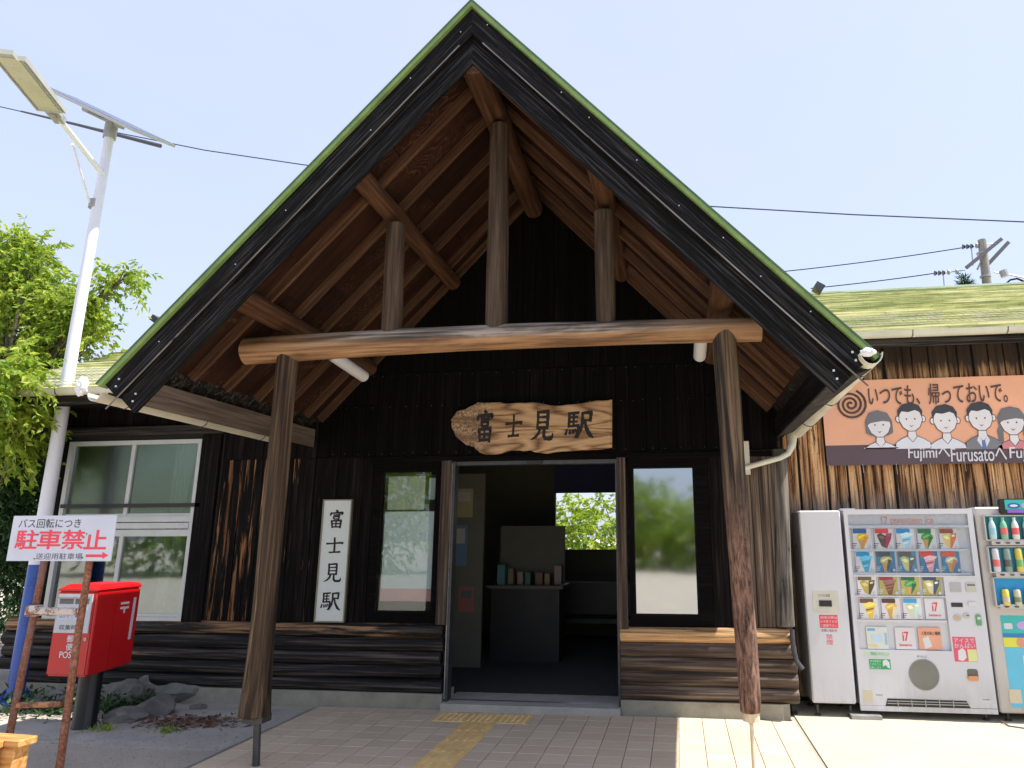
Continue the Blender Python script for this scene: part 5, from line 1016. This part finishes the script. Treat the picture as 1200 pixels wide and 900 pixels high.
# ------------------------------------------------------------------ no-parking sign on its rusty frame
def sign():
    t = thing('no_parking_sign', (-4.4, 4.7, 0), 'white sign with red no parking characters on two rusty leaning pipes', 'sign')
    Y = 4.7; x0, x1, z0, z1 = -4.855, -4.01, 1.442, 1.763
    m = MB(); m.bb(x0, x1, Y, Y+.006, z0, z1); pl_ = m.build('board', mt['signwhite'], t)
    def L(s, u0, v0, u1, v1, mm, b=0.):     # from the zoomed crop, 1200 px = 180 px
        f_ = 180/1200; a = P(u0*f_, 590+v0*f_, Y); c = P(u1*f_, 590+v1*f_, Y); lettering('lettering', s, a.x, c.x, c.z, a.z, Y, mm, pl_, b, .001)
    L('バス回転につき', 155, 122, 628, 190, mt['greyprint'], .005)
    rp_ = pc('sign_red_print', (.78, .06, .10))
    for s, u0, u1 in (('駐', 138, 280), ('車', 310, 465), ('禁', 498, 650), ('止', 675, 825)): L(s, u0, 208, u1, 356, rp_, .028)
    L('送迎用駐車場', 284, 388, 640, 438, pc('sign_grey_print', (.10, .11, .16)), .005)
    f_ = 180/1200
    ar = [(670, 398), (800, 398), (800, 378), (848, 405), (800, 434), (800, 420), (670, 420)]
    flat('arrow', [(P(u*f_, 590+v*f_, Y).x, P(u*f_, 590+v*f_, Y).z) for u, v in ar], Y, rp_, pl_, .001)
    for u, v in ((300, 243), (678, 238), (268, 432), (646, 424)): q = P(u*f_, 590+v*f_, Y); flat('screw', ell(q.x, q.z, .005, .005, 8), Y, mt['steel'], pl_, .003)
    def tb(name, pts, r, mm): m = MB(); m.tube(pts, r, 12); m.build(name, mm, t, True)
    tb('left_leg', [(-4.565, Y+.035, 1.72), (-4.59, Y+.035, 1.0), (-4.64, Y+.035, -.02)], .024, mt['rustdark'])
    tb('right_leg', [(-4.205, Y+.035, 1.72), (-4.212, Y+.035, .9), (-4.20, Y+.035, -.02)], [.024, .024, .026], mt['rustpink'])
    m = MB(); m.tube([(-4.59, Y-.005, 1.10), (-4.22, Y-.005, 1.10)], .026, 8); m.box((-4.572, Y+.01, 1.10), (.07, .07, .075)); m.build('upper_bar', mt['rustwhite'], t)
    m = MB(); m.tube([(-4.60, Y+.035, .47), (-4.26, Y+.035, .487)], .019, 8); m.build('lower_bar', mt['rustorange'], t)
sign()
# ------------------------------------------------------------------ wooden bench end in the corner
t = thing('wooden_bench', (-4.2, 4.2, 0), 'varnished pine bench corner at the lower left picture edge', 'bench')
M0 = Matrix.Translation((-4.02, 4.33, 0)) @ Matrix.Rotation(math.radians(-4), 4, 'Z')
def bb_(name, x0, x1, y0, y1, z0, z1, mm):
    m_ = cham_box(x1-x0, y1-y0, z1-z0, .008).copy(); obj(name, m_, M0 @ Matrix.Translation((x0, (y0+y1)/2, (z0+z1)/2)), t, mm)
bb_('seat_plank', -1.3, 0, -.125, 0, .355, .40, mt['bench']); bb_('seat_plank', -1.3, -.105, -.27, -.13, .355, .40, mt['bench']); bb_('seat_plank', -1.3, -.105, -.42, -.275, .355, .40, mt['bench'])
bb_('leg', -.16, -.04, -.115, -.01, 0, .354, mt['bench']); bb_('leg', -.25, -.12, -.40, -.14, 0, .354, mt['bench']); bb_('leg', -1.25, -1.13, -.40, -.02, 0, .354, mt['bench'])
# ------------------------------------------------------------------ rocks, litter, weeds
def rock(c, s, seed, lab, grp=None, rot=0):
    bm = bmesh.new(); bmesh.ops.create_icosphere(bm, subdivisions=3, radius=1); o_ = Vector((seed*5.1, seed*2.7, seed))
    for v in bm.verts:
        q = noise.noise(v.co*1.2+o_)*.42+noise.noise(v.co*3.1+o_)*.20+noise.noise(v.co*8+o_)*.05
        v.co = v.co*(1+q); 
        for pn_ in range(7):                              # split faces
            rg = random.Random(seed*31+pn_); nv = Vector((rg.gauss(0, 1), rg.gauss(0, 1), rg.gauss(0, 1))).normalized(); dd_ = v.co.dot(nv)-rg.uniform(.55, .85)
            if dd_ > 0: v.co -= nv*dd_*.92
    me = bpy.data.meshes.new('rock'); bmesh.ops.scale(bm, vec=s, verts=bm.verts); bm.to_mesh(me); bm.free(); me.materials.append(mt['rock'])
    o = obj('rock', me, Matrix.Translation(c) @ Matrix.Rotation(rot, 4, 'Z')); tag(o, lab, 'rock', grp)
def RC(x, y, z=.05): q = PZ(x, y, 0); return (q.x, q.y, z)
rock(RC(138, 826), (.27, .20, .17), 1, 'large grey rock behind the black pillar of the post box', 'rocks beside the foundation')
rock(RC(182, 838, .06), (.22, .16, .14), 2, 'biggest grey rock right of the post box, at the front of the pile', 'rocks beside the foundation', .4)
rock(RC(205, 822, .07), (.28, .15, .13), 3, 'long flat grey rock lying against the foundation', 'rocks beside the foundation', -.15)
rock(RC(148, 846, .03), (.24, .13, .09), 4, 'low tilted grey rock between the post box pillar and the biggest rock', 'rocks beside the foundation', .7)
rock(RC(60, 828), (.22, .14, .10), 6, 'mossy grey rock between lamp pole and post box', 'rocks beside the foundation', .2)
rock(RC(232, 832, .02), (.08, .06, .05), 7, 'smallest grey rock at the right end of the pile by the dry leaves', 'rocks beside the foundation')
rock(RC(165, 822, .08), (.20, .15, .16), 9, 'upright grey rock in the middle of the pile', 'rocks beside the foundation', 1.1)
def scatter(name, mm, n, fn, size, kind='stuff', up=.3, lab=None, cat=None, seed=1, asp=.5, parent=None):
    rr = random.Random(seed); vs = []; fs = []
    for i in range(n):
        c, dr = fn(rr); s = size*rr.uniform(.6, 1.3); a = Vector((rr.gauss(0, 1), rr.gauss(0, 1), rr.gauss(0, up))).normalized()
        if dr is not None: a = (a+dr).normalized()
        b = a.cross(Vector((rr.gauss(0, .5), rr.gauss(0, .5), 1))).normalized(); nn = a.cross(b)
        c = Vector(c); k = len(vs); f_ = nn*s*.12
        vs += [c, c+a*s*.45+b*s*asp*.5+f_, c+a*s, c+a*s*.45-b*s*asp*.5+f_]; fs.append((k, k+1, k+2, k+3))
    m = MB(); m.v = vs; m.f = fs; m.m = [0]*len(fs); o = m.build(name, mm, parent)
    if parent is None: tag(o, lab, cat, None, kind)
    return o
scatter('dry_leaves', plain('dry_brown_leaf', (.16, .09, .06), .8, 0, .5, 20), 420, lambda r: ((r.gauss(-4.35, .24), r.gauss(6.25, .11), .02+abs(r.gauss(0, .012))), None), .055, up=.15, lab='brown dry leaves and twigs littered before the rocks', cat='leaf litter', seed=4)
scatter('grit', pc('grey_grit', (.20, .19, .17), .9), 1500, lambda r: ((r.uniform(-5.5, -3.55), r.uniform(4.5, 6.5), .016), None), .014, up=.1, lab='fine grit and crumbs scattered over the left asphalt and slabs', cat='grit', seed=14)
scatter('weeds', mt['leafdark'], 1300, lambda r: ((r.uniform(-6.5, -5.15), r.gauss(6.62, .2), abs(r.gauss(0, .07))), Vector((0, 0, .5))), .06, up=.6, lab='low green weeds and moss around the lamp pole foot', cat='weeds', seed=5)
scatter('grass_tufts', mt['leaf'], 160, lambda r: ((r.choice((-4.30, -6.35, -4.9))+r.gauss(0, .05), 5.93+r.gauss(0, .04), .01), Vector((0, 0, 1.5))), .06, up=.6, lab='small bright green grass tufts in the slab joints', cat='grass', seed=6, asp=.18)
# ------------------------------------------------------------------ trees
def tree(name, base, h, blobs, leaf, n, size, lab, trunk_r=.09, seed=1, limbs=True, grp=None, droop=.35):
    t = thing(name, base, lab, 'tree', grp); rr = random.Random(seed); b = Vector(base); m = MB()
    m.tube([b-Vector((0, 0, .1)), b+Vector((.05, .02, h*.3)), b+Vector((-.05, .05, h*.6)), b+Vector((.04, 0, h*.9))], [trunk_r, trunk_r*.8, trunk_r*.5, trunk_r*.12], 9); m.build('trunk', mt['bark'], t, True)
    tips = []
    for (c, r, k) in blobs:
        c = Vector(c); s0 = b+Vector((0, 0, min(h*.75, max(h*.2, (c.z-b.z)*.55)))); mid = (s0+c)/2+Vector((0, 0, .15)); m = MB(); m.tube([s0, mid, c], [trunk_r*.4, trunk_r*.22, .008], 6)
        for q in range(5):
            e = c+Vector((rr.gauss(0, r*.5), rr.gauss(0, r*.5), rr.gauss(0, r*.45))); st = mid+(c-mid)*rr.random(); m.tube([st, (st+e)/2+Vector((0, 0, .05)), e], [.014, .009, .003], 4)
        m.build('limb', mt['bark'], t, True)
        tips += [(c, r*(.72 if name == 'maple_tree' else 1))]*k
    # twigs: each is a short spray of drooping leaves
    sprays = []
    ns = n//14
    for i in range(ns):
        c, r = rr.choice(tips); d = Vector((rr.gauss(0, 1), rr.gauss(0, 1), rr.gauss(0, .8))).normalized()*r*(rr.random()**.42)
        sprays.append((c+d, (d.normalized()+Vector((rr.gauss(0, .5), rr.gauss(0, .5), rr.gauss(0, .3)))).normalized()))
    vs = []; fs = []
    for p0, d in sprays:
        L = size*rr.uniform(2.5, 5)
        for j in range(14):
            tt = j/13; c = p0+d*L*tt+Vector((0, 0, -droop*L*tt*tt)); a = (d*.4+Vector((rr.gauss(0, .6), rr.gauss(0, .6), -.55+rr.gauss(0, .35)))).normalized(); s = size*rr.uniform(.7, 1.25)
            w_ = a.cross(Vector((rr.gauss(0, 1), rr.gauss(0, 1), rr.gauss(0, 1)))).normalized(); k = len(vs); up_ = a.cross(w_)*s*.1
            vs += [c, c+a*s*.4+w_*s*.22+up_, c+a*s, c+a*s*.4-w_*s*.22+up_]; fs.append((k, k+1, k+2, k+3))
    mm = MB(); mm.v = vs; mm.f = fs; mm.m = [0]*len(fs); mm.build('crown', leaf, t); return t
def T(x, y, Y): return tuple(P(x, y, Y))
Yt = 8.0
bl = [(T(38, 300, Yt), .34, 5), (T(25, 285, Yt), .22, 3), (T(45, 340, Yt), .38, 6), (T(10, 335, Yt), .36, 5), (T(80, 360, Yt), .30, 5), (T(108, 352, 7.9), .15, 2), (T(130, 330, 7.9), .10, 1), (T(148, 322, 7.9), .10, 1), (T(20, 375, Yt), .42, 7), (T(60, 385, Yt), .34, 5), (T(100, 375, Yt), .22, 3), (T(5, 425, 7.8), .4, 6), (T(40, 425, 7.8), .34, 5), (T(72, 400, 7.8), .20, 3), (T(15, 470, 7.6), .30, 4), (T(30, 455, 7.6), .25, 3), (T(22, 480, 6.5), .26, 4), (T(5, 505, 6.6), .30, 4), (T(20, 440, 6.1), .18, 3), (T(0, 430, 6.1), .26, 3), (T(50, 452, 7.4), .14, 1), (T(30, 515, 6.7), .18, 2), (T(-25, 320, Yt), .5, 6), (T(-30, 400, Yt), .5, 6), (T(112, 392, 7.9), .12, 1), (T(12, 300, Yt), .2, 2)]
tree('maple_tree', (-8.35, 7.6, 0), 5.2, bl, mt['leaf'], 22000, .088, 'bright yellow green leafy tree behind the lamp pole', .08, 5)
bl2 = [(T(10, 540, 7.6), .38, 5), (T(35, 560, 7.5), .28, 4), (T(15, 600, 7.6), .40, 5), (T(40, 500, 7.6), .24, 3), (T(5, 660, 7.7), .36, 4), (T(35, 640, 7.7), .2, 2), (T(55, 545, 7.3), .14, 1), (T(-30, 600, 7.6), .5, 4), (T(8, 490, 7.6), .3, 3)]
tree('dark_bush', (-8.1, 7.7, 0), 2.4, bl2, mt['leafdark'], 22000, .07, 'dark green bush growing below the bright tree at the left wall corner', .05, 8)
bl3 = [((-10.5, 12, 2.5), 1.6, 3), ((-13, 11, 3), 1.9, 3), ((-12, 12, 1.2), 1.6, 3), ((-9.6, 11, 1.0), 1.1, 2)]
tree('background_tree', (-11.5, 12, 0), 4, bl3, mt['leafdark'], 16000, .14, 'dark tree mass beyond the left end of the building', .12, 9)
# conifer tip above the right roof
t = thing('conifer', (10.4, 26, 0), 'top of a green conifer showing above the right roof beside the utility pole', 'tree'); top_ = P(1129, 322, 26)
m = MB(); m.tube([(top_.x, 26, 0), (top_.x, 26, top_.z)], [.3, .02], 8); m.build('trunk', mt['bark'], t)
def cf(r):
    z = r.random()**.6; rad = z*1.3*r.random(); a = r.random()*6.28; return ((top_.x+math.cos(a)*rad, 26+math.sin(a)*rad, top_.z-z*3.2), Vector((math.cos(a), math.sin(a), .3)))
scatter('crown', mt['leafdark'], 5000, cf, .3, parent=t, seed=12, asp=.15)
# hedge and trees in the light beyond the platform side, seen through the hall
for i, (x, y, r, s) in enumerate(((-3.6, 18, 1.5, 21), (-1.2, 19, 1.6, 22), (1.2, 18.5, 1.5, 23))):
    tree('platform_shrub', (x, y, 0), 2.2, [((x, y, 1.3), r, 3), ((x+.9, y+.2, 1.5), r*.7, 2), ((x-.7, y, 1.9), r*.7, 2)], mt['leaf'], 5000, .16, ('sunlit shrub beyond the hall, left of the three seen through the doorway', 'sunlit shrub beyond the hall, middle of the three seen through the doorway', 'sunlit shrub beyond the hall, right of the three seen through the doorway')[i], .06, s, grp='shrubs beyond the platform')
f = MB(); f.bb(-20, 20, 14.5, 16.5, -.05, .05); struct('platform', f, mt['apron'])
# trees and the sunlit square behind the camera, mirrored in the windows
for i, (x, y, h, r, s) in enumerate(((-22, -16, 6.0, 2.6, 31), (-15, -19, 7.5, 3.0, 32), (-30, -14, 7, 3.0, 33), (-7.5, -20, 4.3, 2.2, 34), (3, -21, 3.8, 2.2, 35), (9, -19, 4.1, 2.1, 36), (15, -21, 5, 2.6, 37), (-2, -23, 3.6, 2.2, 38))):
    tree('square_tree', (x, y, 0), h, [((x, y, h*.62), r, 4), ((x+r*.7, y, h*.5), r*.8, 2), ((x-r*.8, y, h*.45), r*.8, 2), ((x, y, h*.85), r*.55, 1), ((x, y, h*.2), r*.9, 2)], mt['leaf'], 9000, .30, 'round tree opposite the station, mirrored in the windows, '+('second from the left end', 'third from the left end', 'the leftmost', 'fourth from the left', 'fifth from the right half, low', 'low one second from the right', 'the rightmost', 'lowest one in the middle')[i], .2, s, grp='trees opposite the station')
# ------------------------------------------------------------------ utility pole and wires
def pole():
    Y = 26; t = thing('utility_pole', (11.23, Y, 0), 'concrete utility pole with two steel crossarms above the right roof', 'utility pole')
    m = MB(); m.tube([(11.2, Y, 0), (11.28, Y, 9), (11.36, Y, 12.15)], [.2, .165, .14], 14); m.build('shaft', plain('grey_concrete_pole', (.26, .25, .22), .85, 0, .15, 4), t, True)
    for (a, b, dy) in (((10.60, 11.02), (11.92, 12.05), -.24), ((11.45, 11.18), (12.36, 12.10), .24)):
        m = MB(); d = Vector((b[0]-a[0], 0, b[1]-a[1])); M_, L_ = frame((a[0], Y+dy, a[1]), (b[0], Y+dy, b[1])); m.box((0, 0, 0), (1, 1, 1))
        me = cham_box(L_, .13, .13, .008).copy(); obj('crossarm', me, M_, t, pc('dull_galvanised', (.13, .13, .14)))
    m = MB(); m.tube([(10.98, Y-.2, 10.95), (11.25, Y, 11.35)], .035, 6); m.build('brace', mt['galv'], t)
    for (u, v) in ((1133, 289), (1100, 320)):
        c = P(u, v, Y); m = MB()
        for k in range(3): m.tube([c+Vector((k*.14-.14, 0, 0)), c+Vector((k*.14-.06, 0, 0))], [.10, .055], 10)
        m.build('insulator', pc('brown_insulator', (.03, .022, .025), .3), t, True)
        m = MB(); e_ = c+Vector((.9, 0, .06)) ; m.tube([c+Vector((.18, 0, 0)), e_], .022, 6)
        for k in (.32, .60): m.tube([c+Vector((k, 0, .02)), c+Vector((k+.05, 0, .02))], .10, 10)
        m.tube([c+Vector((.15, 0, -.05)), c+Vector((.12, 0, -.75))], .02, 5); m.build('strain_rod', mt['galv'], t, True)
    a = P(1165, 319, Y); b = P(1202, 326, Y); m = MB(); m.tube([a, (a+b)/2+Vector((0, 0, .02)), b], .03, 6); m.tube([P(1175, 317, Y), P(1178, 324, Y)], .14, 8); m.build('strain_rod', mt['galv'], t)
    m = MB(); m.tube([P(u, v, Y) for u, v in ((1178, 333), (1184, 328), (1192, 326.5), (1198, 329), (1204, 333))], .035, 6); m.build('wire_loop', mt['cable'], t)
    m = MB()
    for z in (9.6, 10.7, 11.6): m.tube([(11.3, Y, z), (11.3, Y, z+.06)], .185, 14)
    m.build('pole_band', mt['galv'], t)
pole()
def wire(pts, r, lab, sag=0., name='overhead_wire', grp=None):
    a, b = Vector(pts[0]), Vector(pts[-1]); n = 24; m = MB()
    m.tube([a+(b-a)*i/n-Vector((0, 0, 4*sag*(i/n)*(1-i/n))) for i in range(n+1)], r, 5); tag(m.build(name, mt['cable'], None, True), lab, 'wire', grp)
A0 = P(0, 125, 12); A1 = P(355, 193, 12); A2 = P(1200, 260, 12)
dv = (A1-A0)
m = MB(); pts = [P(x, y, 12) for x, y in ((-60, 112), (0, 125), (120, 152), (240, 176), (355, 193), (590, 222), (835, 242), (1000, 251.5), (1200, 260), (1300, 263))]; m.tube(pts, .0115, 6)
w_ = m.build('overhead_cable', pc('blue_black_cable', (.05, .06, .11), .95), None, True); tag(w_, 'long dark overhead cable passing behind the gable from left to right', 'cable')
m = MB(); m.tube([P(25, 130.5, 12)+Vector((0, 0, 0)), P(90, 146, 12), P(188, 171, 12)], [.02, .032, .045], 8); s_ = m.build('protective_sleeve', pc('black_sleeve', (.05, .055, .07), .6), w_, True)
wire((P(920, 318, 26), P(1127, 290.5, 26)), .02, 'thin upper wire running left from the utility pole insulator', .05); wire((P(950, 338, 26), P(1094, 320.5, 26)), .02, 'thin lower wire running left from the utility pole insulator', .03)
# things inside the hall, dimly seen through the doorway
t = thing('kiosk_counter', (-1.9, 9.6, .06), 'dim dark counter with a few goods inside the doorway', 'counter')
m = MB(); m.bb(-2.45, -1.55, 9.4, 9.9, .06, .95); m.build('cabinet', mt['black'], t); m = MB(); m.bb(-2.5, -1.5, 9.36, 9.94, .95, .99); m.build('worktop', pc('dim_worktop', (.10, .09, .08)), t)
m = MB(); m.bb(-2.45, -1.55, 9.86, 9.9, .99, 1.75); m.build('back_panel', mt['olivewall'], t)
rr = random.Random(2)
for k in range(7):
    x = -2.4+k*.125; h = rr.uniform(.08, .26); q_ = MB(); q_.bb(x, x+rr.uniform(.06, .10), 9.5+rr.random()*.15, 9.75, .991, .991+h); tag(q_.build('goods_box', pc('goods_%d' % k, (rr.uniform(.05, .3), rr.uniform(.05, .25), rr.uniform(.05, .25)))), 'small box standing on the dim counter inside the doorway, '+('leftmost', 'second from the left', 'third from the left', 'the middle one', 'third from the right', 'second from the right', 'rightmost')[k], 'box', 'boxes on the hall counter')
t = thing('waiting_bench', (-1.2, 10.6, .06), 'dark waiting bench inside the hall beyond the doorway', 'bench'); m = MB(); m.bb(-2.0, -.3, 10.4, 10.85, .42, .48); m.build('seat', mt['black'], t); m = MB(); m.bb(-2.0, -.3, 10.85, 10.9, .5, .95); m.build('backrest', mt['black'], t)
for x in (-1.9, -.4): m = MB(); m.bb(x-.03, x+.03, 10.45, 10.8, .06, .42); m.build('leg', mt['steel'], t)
a = P(650, 545, 10); b = P(722, 577, 10); t = thing('hanging_board', ((a.x+b.x)/2, 10, b.z), 'navy hanging board high in the hall doorway', 'sign'); m = MB(); m.bb(a.x, b.x, 10, 10.05, b.z, a.z); m.build('panel', mt['navy'], t); m = MB(); m.bb(a.x+.1, a.x+.12, 10.01, 10.03, a.z, 2.96); m.bb(b.x-.12, b.x-.10, 10.01, 10.03, a.z, 2.96); m.build('hanger', mt['steel'], t)
f = MB()
for i in range(6):
    for j in range(2): f.box((-2.05+i*.26, 7.48+j*.02, .066), (.05, .05, .01))
tag(f.build('warning_studs', mt['tactile'], B), kind='stuff')
